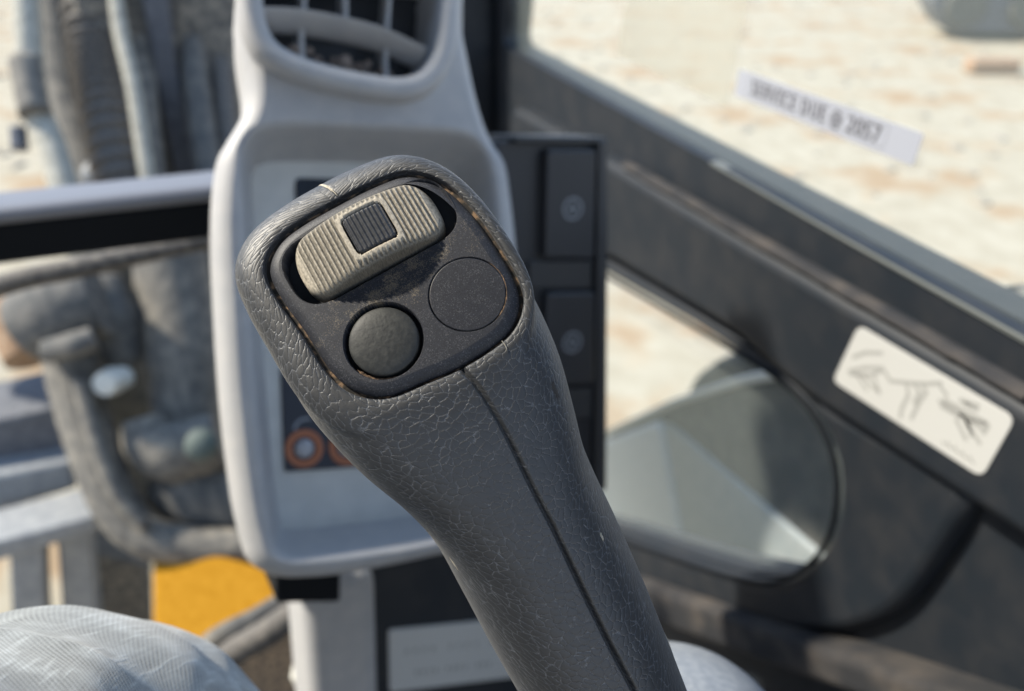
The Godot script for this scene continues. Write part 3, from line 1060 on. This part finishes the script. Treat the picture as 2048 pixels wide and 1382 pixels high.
# ------------------------------------------------------------------ cab
func make_cab() -> void:
	var w := thing("cab_side_wall", "black dusty cab side wall with upper and lower window openings", "cab wall", WALL)
	var up_win := v2([-522.3, 243.1, -539.5, 183.0, -79.6, 179.1, 179.2, 177.1, 321.4, 176.2, 475.9, 175.1])
	up_win.append_array(v2([560, 850, -525, 850]))
	up_win = round_corners(up_win, 25.0)
	var low_win := resample(smooth_loop(v2([-378.1, -32.7, -186.2, -2.6, -30.3, 22.2, 78.9, 38.8, 153.5, 48.3, 202.4, 41.2, 229.4, 14.3, 236.8, -32.7, 221.5, -81.6, 188.6, -130.5, 131.0, -176.2, 41.3, -235.6, -81.7, -314.9, -286.4, -447.6, -378.7, -460.5, -418.5, -257.2, -419.5, -90.8]), 6), 130)
	var whole := v2([-1000, -900, 900, -900, 900, 900, -1000, 900])
	part("wall_sheet", plate(whole, -40.0, 0.0, 0.0, [up_win, low_win]), M.wall, w)
	var beam_px := v2([-448.9, 124.4, -128.3, 136.5, 127.7, 145.1, 342.5, 152.8, 473.9, 157.3, 498.9, 98.5, 369.1, 79.8, 328.9, 75.5, 198.9, 60.1, 94.3, 63.3, -142.6, 32.7, -448.2, -7.4])
	part("beam", plate(round_corners(beam_px, 30.0), -1.0, 22.0, 9.0), M.wall, w)
	var low_panel := resample(smooth_loop(v2([-443.9, -30.4, -153.6, 22.4, 87.3, 54.7, 191.5, 58.6, 269.8, 71.6, 320.0, 78.5, 331.7, 70.2, 326.8, 29.8, 312.8, -32.7, 288.7, -81.5, 246.9, -134.0, 191.9, -183.0, 24.4, -301.0, -387.4, -600.3, -542.7, -631.4, -531.9, -137.0]), 5), 160)
	part("lower_window_panel", plate(low_panel, -1.0, 14.0, 9.0, [inset(low_win, -3.0)]), M.wall, w)
	part("window_seal", plate(inset(low_win, -5.0), 14.2, 17.5, 1.5, [inset(low_win, -1.0)]), M.black, w)
	part("window_pane", plate(low_win, -24.0, -20.0), M.glass, w)
	part("window_pane", plate(up_win, -14.0, -10.0), M.glass, w)
	# pale strip along the sill of the upper window
	part("sill_strip", plate(v2([0.9, 178.6, 174.6, 176.2, 317.9, 175.8, 436.0, 174.8, 437.3, 171.9, 319.3, 172.1, 175.4, 173.5, 1.4, 176.1]), -9.0, 1.5, 1.0), M.sill, w)
	# ledge along the foot of the wall
	part("ledge", plate(round_corners(v2([-479.9, -632.9, -38.8, -336.7, 191.7, -174.7, 339.5, -68.7, 454.3, 11.3, 461.5, -7.4, 340.8, -102.1, 201.0, -211.8, -31.2, -389.7, -481.8, -720.2]), 16.0), -1.0, 30.0, 8.0), M.ledge, w)
	# dust lying in the crease above the beam
	var dl := v2([-124.2, 142.2, 26.2, 147.3, 137.3, 151.1, 213.0, 153.9, 278.6, 156.2, 347.7, 158.4])
	var rows := []
	var rng := FastNoiseLite.new()
	rng.seed = 8
	rng.frequency = 0.02
	var dense := resample(dl, 160, false)
	for k in dense.size():
		var p := dense[k]
		var h: float = 0.4 + 2.0 * max(0.0, rng.get_noise_1d(k * 4.0) + 0.2)
		rows.append(PackedVector3Array([Vector3(p.x, p.y + 1.0, 13.0) * 0.001, Vector3(p.x, p.y + 0.6, 18.0) * 0.001, Vector3(p.x, p.y - 1.0 - h * 0.6, 21.4 + 0.25 * h) * 0.001, Vector3(p.x, p.y - 2.5 - h, 21.6) * 0.001]))
	part("crease_dust", grid(rows, false, Vector3(0, 1, 1)), M.ledge, w)
	# safety sticker
	var sk := thing("safety_sticker", "white rounded safety sticker with grey pictograms on the black wall", "sticker", WALL)
	part("sticker_sheet", plate(round_corners(v2([226.7, 138.5, 348.1, 144.2, 341.5, 98.6, 215.4, 88.3]), 7.0), 22.1, 22.6, 0.2), M.white, sk)
	var ln := [v2([228.8, 115.3, 237.9, 123.8, 250.7, 130.5]), v2([228.3, 104.0, 240.9, 114.1, 254.4, 121.5, 263.1, 116.8, 270.6, 120.6, 288.4, 129.9, 298.1, 136.4]), v2([229.7, 102.5, 246.4, 111.5, 253.5, 118.7]),
		v2([236.4, 104.9, 246.1, 100.4]), v2([242.0, 107.4, 254.2, 104.6]), v2([248.2, 113.3, 257.1, 104.1]), v2([275.1, 122.6, 278.9, 116.1, 276.8, 104.3, 277.7, 98.8]), v2([284.9, 128.4, 290.7, 125.5, 288.0, 116.6, 285.7, 103.2]),
		v2([280.2, 124.9, 286.0, 122.6, 284.7, 113.8]), v2([297.8, 134.8, 304.3, 131.8]), v2([301.0, 125.5, 316.4, 126.9]), v2([303.2, 123.4, 315.8, 124.4]), v2([304.0, 128.1, 333.4, 131.3]), v2([316.8, 125.8, 334.8, 130.2, 333.7, 124.6]),
		v2([315.4, 121.3, 324.5, 114.1]), v2([318.2, 126.0, 333.4, 117.5]), v2([320.4, 126.1, 327.2, 118.8]), v2([323.9, 126.3, 333.9, 126.1]), v2([313.9, 134.3, 325.3, 137.5]), v2([317.6, 133.9, 325.2, 134.7])]
	part("pictogram", strokes(ln, 2.6, 22.6), M.print_pale, sk)
	var small := []
	for k in 9:
		var a: Vector2 = v2([310.9, 103.2])[0].lerp(v2([335.1, 104.6])[0], k / 9.0)
		small.append(PackedVector2Array([a, a + Vector2(1.2, 1.6 if k % 2 else -1.0), a + Vector2(2.2, -0.4)]))
	part("small_print", strokes(small, 0.6, 22.6), M.print, sk)
	# label on the window
	var sl := thing("service_label", "white printed service label strip stuck on the side window", "label", WALL)
	var lq := v2([11.0, 256.9, 210.5, 257.1, 208.1, 236.3, 8.8, 235.8])
	part("label_strip", plate(round_corners(lq, 1.5), -9.9, -9.4), M.label_white, sl)
	var fr := [lq[0].lerp(lq[1], 0.075).lerp(lq[3].lerp(lq[2], 0.075), 0.14), lq[0].lerp(lq[1], 0.86).lerp(lq[3].lerp(lq[2], 0.86), 0.14), lq[0].lerp(lq[1], 0.86).lerp(lq[3].lerp(lq[2], 0.86), 0.84), lq[0].lerp(lq[1], 0.075).lerp(lq[3].lerp(lq[2], 0.075), 0.84)]
	part("printed_frame", strokes([PackedVector2Array([fr[0], fr[1], fr[2], fr[3], fr[0]])], 0.35, -9.4, 0.05), M.ink, sl)
	var tm := TextMesh.new()
	tm.text = "SERVICE DUE @ 2057"
	var font := SystemFont.new()
	font.font_names = PackedStringArray(["Droid Sans"])
	font.font_weight = 700
	tm.font = font
	tm.font_size = 48
	tm.depth = 0.0002
	tm.pixel_size = 0.0001
	var wide: float = tm.get_aabb().size.x
	var run: float = (fr[1] - fr[0]).length() * 0.001 * 0.93
	var tall: float = (fr[3] - fr[0]).length() * 0.001 * 0.62
	var t := part("lettering", tm, M.ink, sl)
	var mid: Vector2 = (fr[0] + fr[1] + fr[2] + fr[3]) / 4
	t.position = Vector3(mid.x, mid.y, -9.2) * 0.001
	t.rotation.z = (fr[1] - fr[0]).angle()
	t.scale = Vector3(run / wide, tall / (tm.get_aabb().size.y * 0.72), 1.0)
	# clear film on the window
	var cf := thing("clear_film", "faded clear film rectangle on the side window beside the label", "window film", WALL)
	part("film_sheet", plate(v2([-187.4, 311.2, 13.5, 330.3, -1.8, 223.6, -208.4, 228.4]), -9.9, -9.6), M.film, cf)
	# corner post in front of the side window
	var cp := thing("corner_post", "black corner post between the monitor and the side window", "post", Transform3D(Basis.IDENTITY, Vector3(0.36, 0.9, -1.2)))
	part("post_body", plate(round_corners(v2([-60, 0, 45, 0, 45, 1500, -60, 1500]), 20.0), -60.0, 40.0, 18.0), M.wall, cp)
	# front window rail
	var fw := thing("front_window_rail", "grey front window rail with black rubber seal under it", "window rail", FRONT)
	part("rail", plate(round_corners(v2([-399.1, 62.0, -274.7, 60.9, -170.9, 60.4, 13.4, 59.7, 11.0, 44.4, -175.0, 45.4, -279.9, 45.8, -405.7, 46.2]), 8.0), -30.0, 14.0, 9.0), M.grey_trim, fw)
	part("rubber_seal", plate(round_corners(v2([-407.0, 46.8, -175.7, 44.9, 11.1, 43.5, 5.6, 8.9, -185.4, 9.4, -422.3, 9.9]), 5.0), -25.0, 4.0, 4.0), M.black, fw)
	var wc := thing("rubber_hose", "brown-black rubber hose sagging under the front window rail", "hose")
	part("hose_body", tube([Vector3(-0.3821, 1.4754, -0.9227), Vector3(-0.2282, 1.5275, -0.8987), Vector3(-0.1501, 1.5396, -0.8900), Vector3(-0.0815, 1.5450, -0.8929), Vector3(0.0010, 1.5533, -0.8925)], [0.011, 0.011, 0.011, 0.010, 0.010], 20, 24, 0.0006, 40), M.hose, wc)
	# panel under the monitor with a data plate
	var up := thing("lower_console", "dark lower console panel behind the monitor foot", "console", UNDER)
	part("console_panel", plate(round_corners(v2([8.1, -205.0, 157.5, -256.8, 194.3, -839.0, -61.9, -644.2]), 10.0), -40.0, 0.0, 6.0), M.wall, up)
	var dp := thing("data_plate", "pale rectangular data plate with two lines of faint print", "label", UNDER)
	var dq := v2([12.2, -296.9, 149.0, -342.5, 158.9, -414.9, 3.5, -360.3])
	part("plate_sheet", plate(round_corners(dq, 4.0), 0.5, 3.0, 1.0), M.white, dp)
	var marks := []
	var r2 := RandomNumberGenerator.new()
	r2.seed = 4
	for line in [[0.10, 0.85, 0.36], [0.16, 0.66, 0.72]]:
		for k in 13:
			var u: float = lerp(line[0], line[1], k / 13.0)
			if k in [4, 9]:
				continue
			var a: Vector2 = dq[0].lerp(dq[1], u).lerp(dq[3].lerp(dq[2], u), line[2])
			marks.append(PackedVector2Array([a + Vector2(0, -2.4), a + Vector2(r2.randf_range(-1, 2), 2.4), a + Vector2(2.2, r2.randf_range(-2, 2))]))
	part("faint_print", strokes(marks, 1.2, 3.0), M.print, dp)

# dark unseen roof, added to shade the grip; sun comes in ahead of it
func make_floor() -> void:
	var r := part("shade_roof", BoxMesh.new(), M.lining, self)
	r.mesh.size = Vector3(1.3, 0.05, 1.55)
	r.position = Vector3(-0.22, 2.62, 0.23)
	r.set_meta("kind", "structure")
	var d := part("shade_door", BoxMesh.new(), M.lining, self)  # unseen, added solid and windowless to cut sky light from the left
	d.mesh.size = Vector3(0.05, 1.7, 1.5)
	d.position = Vector3(-0.8, 1.74, 0.25)
	d.set_meta("kind", "structure")
	var f := part("cab_floor", BoxMesh.new(), M.lining, self)
	f.mesh.size = Vector3(0.95, 0.05, 1.7)
	f.position = Vector3(-0.12, 0.86, 0.18)
	f.set_meta("kind", "structure")

func make_operator() -> void:
	var p := tube([Vector3(-0.1091, 1.6997, -0.1010), Vector3(-0.1035, 1.6599, -0.1605), Vector3(-0.0805, 1.6125, -0.2152), Vector3(-0.0776, 1.5202, -0.2373), Vector3(-0.1004, 1.3705, -0.2396), Vector3(-0.1339, 1.1545, -0.2051)], [0.082, 0.074, 0.061, 0.06, 0.055, 0.05], 128, 30, 0.0, 0, 0.005)
	var o := part("person", p, M.denim, self)
	tag(o, "person's bent knee in pale washed denim jeans at the bottom edge", "person")

func make_base() -> void:
	var d := thing("console_dome", "smooth grey rounded console top beside the foot of the grip", "console top", Transform3D(Basis.IDENTITY, Vector3(0.1262, 1.5861, -0.1667)))
	var sp := SphereMesh.new()
	sp.radius = 0.052
	sp.height = 0.104
	sp.radial_segments = 64
	sp.rings = 32
	part("domed_cover", sp, M.boot, d)
	part("skirt", tube([Vector3(0, -0.2, 0.0), Vector3(0, -0.1, 0), Vector3(0, -0.02, 0)], [0.056, 0.056, 0.0555], 48), M.boot, d)

# ------------------------------------------------------------------ outside
func box(called: String, poly: PackedVector2Array, n0: float, n1: float, m: Material, parent: Node, bev := 6.0, rnd := 10.0) -> MeshInstance3D:
	return part(called, plate(round_corners(poly, rnd), n0, n1, bev), m, parent)

func make_outside() -> void:
	var g := MeshInstance3D.new()
	g.name = "ground"
	var pm := PlaneMesh.new()
	pm.size = Vector2(400, 400)
	g.mesh = pm
	g.material_override = M.ground
	g.set_meta("kind", "structure")
	add_child(g)
	# loose stones lying on the sand
	var mm := MultiMesh.new()
	mm.transform_format = MultiMesh.TRANSFORM_3D
	var pebble := SphereMesh.new()
	pebble.radial_segments = 7
	pebble.rings = 4
	pebble.radius = 1.0
	pebble.height = 1.3
	mm.mesh = pebble
	mm.instance_count = 4000
	var rs := RandomNumberGenerator.new()
	rs.seed = 21
	for k in mm.instance_count:
		var u := rs.randf()
		var at := Vector3(rs.randf_range(-6.0, 14.0), 0.0, rs.randf_range(-18.0, -1.6))
		var sz := 0.008 + 0.06 * pow(u, 4.0)
		mm.set_instance_transform(k, Transform3D(Basis.from_euler(Vector3(u * 3.0, u * 40.0, 0)).scaled(Vector3(sz, sz * 0.7, sz * rs.randf_range(0.7, 1.4))), at))
	var gv := MultiMeshInstance3D.new()
	gv.name = "gravel"
	gv.multimesh = mm
	gv.material_override = M.stone
	gv.set_meta("kind", "stuff")
	tag(gv, "loose pale stones scattered on the sandy ground", "gravel")
	add_child(gv)
	# boom foot and its casting
	var b := thing("boom_bracket", "dusty grey cast steel boom bracket beyond the front window", "bracket", BOOM)
	box("back_plate", v2([-339.7, -14.6, 24.7, 1.5, -115.6, -974.4, -389.2, -828.3, -416.1, -638.8, -392.1, -352.7]), -360.0, -140.0, M.steel_dark, b, 30.0, 60.0)
	var inv := BOOM.affine_inverse()
	var local := func(l: Array) -> Array: return l.map(func(p): return inv * p)
	part("swing_post", tube(local.call([Vector3(-0.1151, 1.2820, -1.7757), Vector3(-0.1253, 1.1570, -1.7026), Vector3(-0.1326, 1.0244, -1.5993), Vector3(-0.1468, 0.9213, -1.5165)]), [0.072, 0.075, 0.073, 0.062], 32, 10), M.steel_dusty, b)
	part("knuckle", tube(local.call([Vector3(-0.2157, 0.9804, -1.4796), Vector3(-0.2096, 0.9430, -1.4544), Vector3(-0.1686, 0.9222, -1.4267), Vector3(-0.0845, 0.9311, -1.4261)]), [0.035, 0.055, 0.06, 0.055], 28, 10), M.steel_dusty, b)
	part("curved_arm", tube(local.call([Vector3(-0.3384, 1.1329, -1.6425), Vector3(-0.3267, 1.0344, -1.5532), Vector3(-0.3089, 0.9345, -1.4607), Vector3(-0.2813, 0.8469, -1.3845), Vector3(-0.2371, 0.8020, -1.3409), Vector3(-0.1523, 0.7811, -1.3095), Vector3(-0.0466, 0.7644, -1.2853)]), [0.045, 0.048, 0.046, 0.044, 0.04, 0.036, 0.036], 28, 10), M.steel_dusty, b)
	part("arm_rib", tube(local.call([Vector3(-0.3040, 1.0802, -1.4870), Vector3(-0.2905, 0.9790, -1.4077), Vector3(-0.2711, 0.9041, -1.3545), Vector3(-0.2360, 0.8483, -1.3198)]), [0.014, 0.015, 0.015, 0.012], 20, 10), M.steel_dusty, b)
	part("clevis", tube(local.call([Vector3(-0.3705, 1.1492, -1.5905), Vector3(-0.3098, 1.1837, -1.5774), Vector3(-0.2468, 1.1969, -1.5748)]), [0.075, 0.08, 0.07], 28, 10), M.steel_mid, b)
	part("clevis_pin", tube(local.call([Vector3(-0.3412, 1.1430, -1.5023), Vector3(-0.2921, 1.1558, -1.4800), Vector3(-0.2581, 1.1617, -1.4835)]), [0.022, 0.024, 0.022], 24, 8), M.steel_mid, b)
	part("web", tube(local.call([Vector3(-0.2518, 1.1829, -1.6909), Vector3(-0.2453, 1.1187, -1.6368), Vector3(-0.2387, 1.0364, -1.5961)]), [0.035, 0.05, 0.03], 24, 8), M.steel_mid, b)
	part("lower_casting", tube(local.call([Vector3(-0.2030, 0.8382, -1.4613), Vector3(-0.1410, 0.8232, -1.4172), Vector3(-0.0602, 0.8037, -1.3882)]), [0.06, 0.075, 0.07], 28, 8), M.steel_mid, b)
	part("pin_cap", tube(local.call([Vector3(-0.1115, 0.9966, -1.3288), Vector3(-0.1163, 0.9588, -1.3810), Vector3(-0.1211, 0.9210, -1.4332)]), [0.028, 0.03, 0.03], 28, 4), M.pin_green, b)
	var gl := thing("hole_fill_cap", "small pale cap standing in for bright ground seen through the boom bracket", "cap")
	part("cap_body", tube([Vector3(-0.2340, 1.0477, -1.5276), Vector3(-0.2523, 1.0625, -1.4942), Vector3(-0.2621, 1.0738, -1.4679)], [0.02, 0.026, 0.022], 24, 6), M.cream, gl)  # pale body added where bright ground shows through a hole in the bracket
	var a2 := thing("steel_linkage", "brown dusty steel link left of the boom bracket", "link")
	part("link_body", tube([Vector3(-0.6074, 1.1656, -1.8588), Vector3(-0.4953, 1.1306, -1.7720), Vector3(-0.4291, 1.1139, -1.7130), Vector3(-0.4096, 1.0553, -1.6454)], [0.06, 0.06, 0.058, 0.045], 28, 8), M.rust, a2)
	# hoses and pipes above the rail
	var h1 := thing("pale_pipe", "pale cream steel pipe left of the ribbed hose", "pipe")
	part("pipe_body", tube([Vector3(-0.3017, 1.8345, -2.2199), Vector3(-0.3140, 1.6391, -2.0675), Vector3(-0.3265, 1.4921, -1.9572), Vector3(-0.3047, 1.4010, -1.8687), Vector3(-0.2888, 1.3035, -1.7785)], [0.026, 0.027, 0.027, 0.028, 0.03]), M.pipe, h1)
	part("pipe_clamp", tube([Vector3(-0.3296, 1.5560, -1.9853), Vector3(-0.3239, 1.4647, -1.9025)], [0.03, 0.03]), M.steel_dusty, h1)
	var h2 := thing("ribbed_hose", "dark ribbed hydraulic hose rising beyond the front window", "hose")
	part("hose_body", tube([Vector3(-0.1884, 1.8288, -2.3596), Vector3(-0.2078, 1.5793, -2.1642), Vector3(-0.2024, 1.4350, -2.0244), Vector3(-0.1893, 1.2604, -1.8632)], [0.055, 0.055, 0.055, 0.055], 24, 60, 0.007, 22), M.hose, h2)
	var h3 := thing("steel_ram", "grey steel ram between the pale pipe and ribbed hose", "ram")
	part("ram_eye", tube([Vector3(-0.2696, 1.3057, -1.9940), Vector3(-0.2492, 1.3038, -1.9854), Vector3(-0.2335, 1.2954, -1.9991)], [0.026, 0.034, 0.026], 24, 6), M.pale_grey, h3)
	part("ram_body", tube([Vector3(-0.2647, 1.8270, -2.4477), Vector3(-0.2966, 1.5091, -2.2271), Vector3(-0.2804, 1.3357, -2.0901), Vector3(-0.2655, 1.2147, -1.9857)], [0.05, 0.05, 0.055, 0.06]), M.steel_dusty, h3)
	var h4 := thing("thin_pipe", "thin pale bent pipe right of the ribbed hose", "pipe")
	part("pipe_body", tube([Vector3(-0.1227, 1.8326, -2.2151), Vector3(-0.1421, 1.6116, -2.0618), Vector3(-0.1360, 1.4869, -1.9584), Vector3(-0.1405, 1.3019, -1.8218)], [0.016, 0.016, 0.016, 0.016]), M.pipe, h4)
	var h5 := thing("excavator_boom", "mottled grey boom side behind the hoses", "boom", BOOM)
	box("boom_plate", v2([-142.6, 812.3, 191.7, 818.7, 38.1, -174.1, -158.4, -145.9, -263.4, -130.8, -283.5, 223.3]), -700.0, -420.0, M.steel_dusty, h5, 30.0, 30.0)
	box("dark_strip", v2([-8.9, 809.6, -24.3, 540.8, -47.0, 315.8, -40.8, -17.2, -97.7, -10.1, -95.8, 230.5, -83.6, 542.4]), -420.0, -380.0, M.blue_grey, h5, 8.0, 10.0)
	var h6 := thing("hose_fitting", "small dark blue fitting beside the pale pipe", "fitting")
	part("fitting_body", tube([Vector3(-0.3623, 1.4403, -1.9138), Vector3(-0.3662, 1.4010, -1.8911)], [0.016, 0.016]), M.blue_grey, h6)
	for q in [[[Vector3(-0.0760, 1.8288, -2.3187), Vector3(-0.1041, 1.5758, -2.1489), Vector3(-0.1235, 1.3958, -2.0208), Vector3(-0.1335, 1.2389, -1.9034)], 0.022, "tan dusty hose right of the thin pale pipe", M.steel_dusty], [[Vector3(0.0428, 1.8270, -2.3357), Vector3(-0.0021, 1.5490, -2.1444), Vector3(-0.0158, 1.3751, -2.0180), Vector3(-0.0200, 1.2245, -1.9024)], 0.03, "thick grey hose nearest the monitor column", M.steel_mid], [[Vector3(0.1048, 1.8258, -2.3493), Vector3(0.0626, 1.5620, -2.1780), Vector3(0.0392, 1.3842, -2.0527), Vector3(0.0229, 1.2101, -1.9271)], 0.024, "grey hose half hidden behind the monitor column", M.hose]]:
		var hz := thing("boom_hose", q[2], "hose", Transform3D.IDENTITY, "hoses along the boom")
		part("hose_body", tube(q[0], [q[1], q[1], q[1], q[1]], 20, 30, 0.0015, 30), q[3], hz)
	# lower left: track guard and step
	var tg := thing("track_guard", "dark blue-grey stepped track guard at the left edge", "guard", BOOM)
	box("upper_plate", v2([-661.4, -273.4, -370.2, -255.7, -387.8, -390.0, -699.1, -392.4]), -100.0, 60.0, M.blue_grey, tg, 10.0, 10.0)
	box("lower_plate", v2([-678.0, -353.7, -381.9, -355.4, -387.5, -425.3, -715.0, -470.3]), -100.0, 120.0, M.pale_grey, tg, 10.0, 10.0)
	var sp := thing("step_posts", "pale grey step frame at the lower left corner", "step", BOOM)
	box("step_bar", v2([-676.3, -417.8, -339.3, -397.8, -339.1, -436.6, -694.6, -475.5]), 160.0, 260.0, M.pale_grey, sp, 8.0, 8.0)
	box("step_upright", v2([-502.5, -449.9, -439.7, -444.1, -611.0, -1204.2, -675.2, -1168.2]), 180.0, 250.0, M.pale_grey, sp, 8.0, 8.0)
	box("step_upright", v2([-422.1, -444.6, -358.9, -443.6, -494.9, -1269.2, -573.1, -1225.4]), 150.0, 220.0, M.pale_grey, sp, 8.0, 8.0)
	var mb := thing("mounting_block", "brown-grey dusty block under the boom bracket", "block", BOOM)
	box("block_body", v2([-409.6, -612.2, -300.3, -693.9, -423.1, -1360.2, -545.0, -1298.7]), -60.0, 100.0, M.steel_dusty, mb, 12.0, 15.0)
	var yb := thing("yellow_box", "bright yellow steel box beside the monitor foot", "box", YELLOW)
	box("box_body", v2([-95.5, 150.1, 13.0, 97.0, 121.4, -3.5, 119.3, -64.2, 20.2, -72.6, -55.8, -78.6, -136.7, -69.1]), -60.0, 0.0, M.yellow, yb, 16.0, 12.0)
	var mud := thing("muddy_frame", "brown muddy frame member under the yellow box", "frame", BOOM)
	box("frame_body", v2([-282.8, -768.2, 74.9, -675.8, -27.8, -1621.3, -434.5, -1368.6]), 100.0, 330.0, M.mud, mud, 12.0, 12.0)
	var fh := thing("floor_hose", "thick dark hose curving past the yellow box", "hose")
	part("hose_body", tube([Vector3(-0.1385, 1.0391, -0.7257), Vector3(-0.0879, 1.1065, -0.7242), Vector3(-0.0332, 1.1434, -0.7146), Vector3(0.0276, 1.1713, -0.7219)], [0.016, 0.016, 0.016, 0.016]), M.hose, fh)
	var fh2 := thing("floor_hose", "pale dusty hose curving just above the dark one", "hose")
	part("hose_body", tube([Vector3(-0.1650, 1.0146, -0.7694), Vector3(-0.1054, 1.0890, -0.7689), Vector3(-0.0430, 1.1254, -0.7563), Vector3(0.0318, 1.1565, -0.7604)], [0.014, 0.014, 0.014, 0.014]), M.steel_dusty, fh2)
	var kn := thing("white_knob", "glossy cream knob at the foot of the monitor post", "knob")
	part("knob_body", tube([Vector3(-0.0026, 1.2891, -0.5349), Vector3(-0.0022, 1.2788, -0.5284), Vector3(-0.0017, 1.2684, -0.5219)], [0.008, 0.0135, 0.010]), M.cream, kn)
	# beyond the lower side window
	var hd := thing("side_hood", "grey rounded machine hood seen through the lower side window", "hood", HOOD)
	box("hood_body", v2([-984.9, -1027.9, -422.0, -459.6, -145.0, -196.9, 38.9, -42.9, 171.7, 51.0, 284.5, 103.4, 430.3, 129.2, 568.8, -276.3, -966.0, -2404.1]), -120.0, 0.0, M.steel_dark, hd, 20.0, 20.0)
	box("pale_rim", v2([-411.6, -442.4, -154.2, -194.3, 43.3, -23.4, 173.5, 73.8, 285.8, 122.6, 290.6, 106.9, 178.8, 54.7, 47.0, -38.6, -134.7, -195.8, -397.6, -447.1]), -60.0, 12.0, M.cream, hd, 5.0, 5.0)
	box("pale_panel", v2([-947.8, -995.7, -393.4, -453.6, -169.6, -247.1, 66.4, -648.1, -937.1, -1774.2]), 0.0, 14.0, M.hood_pale, hd, 12.0, 40.0)
	box("grey_panel", v2([-175.1, -254.6, -118.6, -240.6, 296.0, -187.0, 451.9, -160.3, 441.2, -449.1, 61.8, -655.7]), 0.0, 8.0, M.hood_mid, hd, 7.0, 40.0)
	var mr := thing("work_lamp", "dark rounded lamp housing above the hood's pale rim", "lamp", HOOD)
	box("lamp_housing", v2([-347.3, -351.2, -320.3, -271.1, -237.0, -176.1, -126.0, -96.3, -15.0, -53.8, 68.4, -59.9, 101.2, -172.9, -322.6, -474.5]), -230.0, -150.0, M.steel_dark, mr, 20.0, 30.0)
	# far off at the right: a tracked machine on the sand
	var tm := thing("parked_machine", "dark grey machine undercarriage standing on the sand far right", "machine", Transform3D(Basis.from_euler(Vector3(0, -0.5, 0)), Vector3(9.6, 0.0, -8.0)))
	part("track_frame", plate(round_corners(v2([-900, 60, 2600, 60, 2900, 500, 2600, 900, -900, 900, -1200, 500]), 200.0), -700.0, 0.0, 60.0), M.blue_grey, tm)
	for k in 4:
		var wh := part("road_wheel", plate(circle(Vector2.ZERO, 240.0, 32), 0.0, 90.0, 30.0), M.steel_dark, tm)
		wh.position = Vector3(-0.75 + 0.75 * k, 0.4, 0.0)
	part("deck", plate(round_corners(v2([-700, 900, 2600, 900, 2600, 1800, -500, 1800]), 60.0), -1400.0, 100.0, 40.0), M.blue_grey, tm)
	var rb := thing("rusty_bar", "rusty tan bar lying on the sand before the parked machine", "bar", Transform3D(Basis.from_euler(Vector3(0, -0.35, 0)), Vector3(7.75, 0.08, -6.75)))
	part("bar_body", plate(round_corners(v2([-220, -80, 300, -80, 300, 70, -220, 70]), 40.0), -90.0, 90.0, 40.0), M.rust, rb)
	var sh := thing("outer_shelf", "pale blue-grey ledge outside the window at the right edge", "ledge", WALL)
	part("shelf_body", plate(v2([213.7, 138.7, 344.4, 218.7, 383.8, 121.8, 272.9, 124.4]), -90.0, -80.0, 3.0), M.pale_grey, sh)

func _ready() -> void:
	# camera, sky, sun, exposure
	var cam := Camera3D.new()
	cam.name = "camera"
	add_child(cam)
	cam.position = Vector3(0.0000, 1.9000, 0.0000)
	cam.rotation_degrees = Vector3(-30, -20, 0)
	cam.fov = 45
	cam.near = 0.02
	cam.far = 500.0
	var ca := CameraAttributesPhysical.new()
	ca.frustum_focal_length = 24.0 / (2.0 * tan(deg_to_rad(45 / 2.0)))
	ca.frustum_focus_distance = 0.212
	ca.exposure_aperture = 8.5
	ca.frustum_near = 0.02
	ca.frustum_far = 500.0
	cam.attributes = ca
	cam.current = true
	var env := Environment.new()
	env.background_mode = Environment.BG_SKY
	var sky := Sky.new()
	var sm := ProceduralSkyMaterial.new()
	sm.sky_top_color = Color(0.5, 0.61, 0.76)
	sm.sky_horizon_color = Color(0.82, 0.85, 0.88)
	sm.ground_bottom_color = Color(0.55, 0.5, 0.42)
	sm.ground_horizon_color = Color(0.7, 0.68, 0.62)
	sky.sky_material = sm
	env.sky = sky
	env.tonemap_mode = Environment.TONE_MAPPER_LINEAR
	env.tonemap_exposure = 1.6
	env.background_energy_multiplier = 1.45
	env.sdfgi_enabled = true
	env.ssao_enabled = true
	env.ssil_enabled = true
	var we := WorldEnvironment.new()
	we.name = "world_environment"
	we.environment = env
	add_child(we)
	var sun := DirectionalLight3D.new()
	sun.name = "sun"
	sun.light_energy = 1.45
	sun.light_color = Color(1.0, 0.965, 0.9)
	sun.light_angular_distance = 3.5
	sun.shadow_enabled = true
	add_child(sun)
	var to_sun := Vector3(-0.591, 0.728, -0.348).normalized()
	sun.look_at_from_position(to_sun * 10.0, Vector3.ZERO, Vector3.FORWARD)
	make_materials()
	var pl := mat(Color.WHITE, 0.5)
	pl.albedo_texture = faceplate_print(false)
	pl.uv1_scale = Vector3.ONE * 1.5
	M.faceplate_plain = pl
	make_outside()
	make_floor()
	make_cab()
	make_column()
	make_switch_panel()
	make_base()
	make_operator()
	make_joystick()
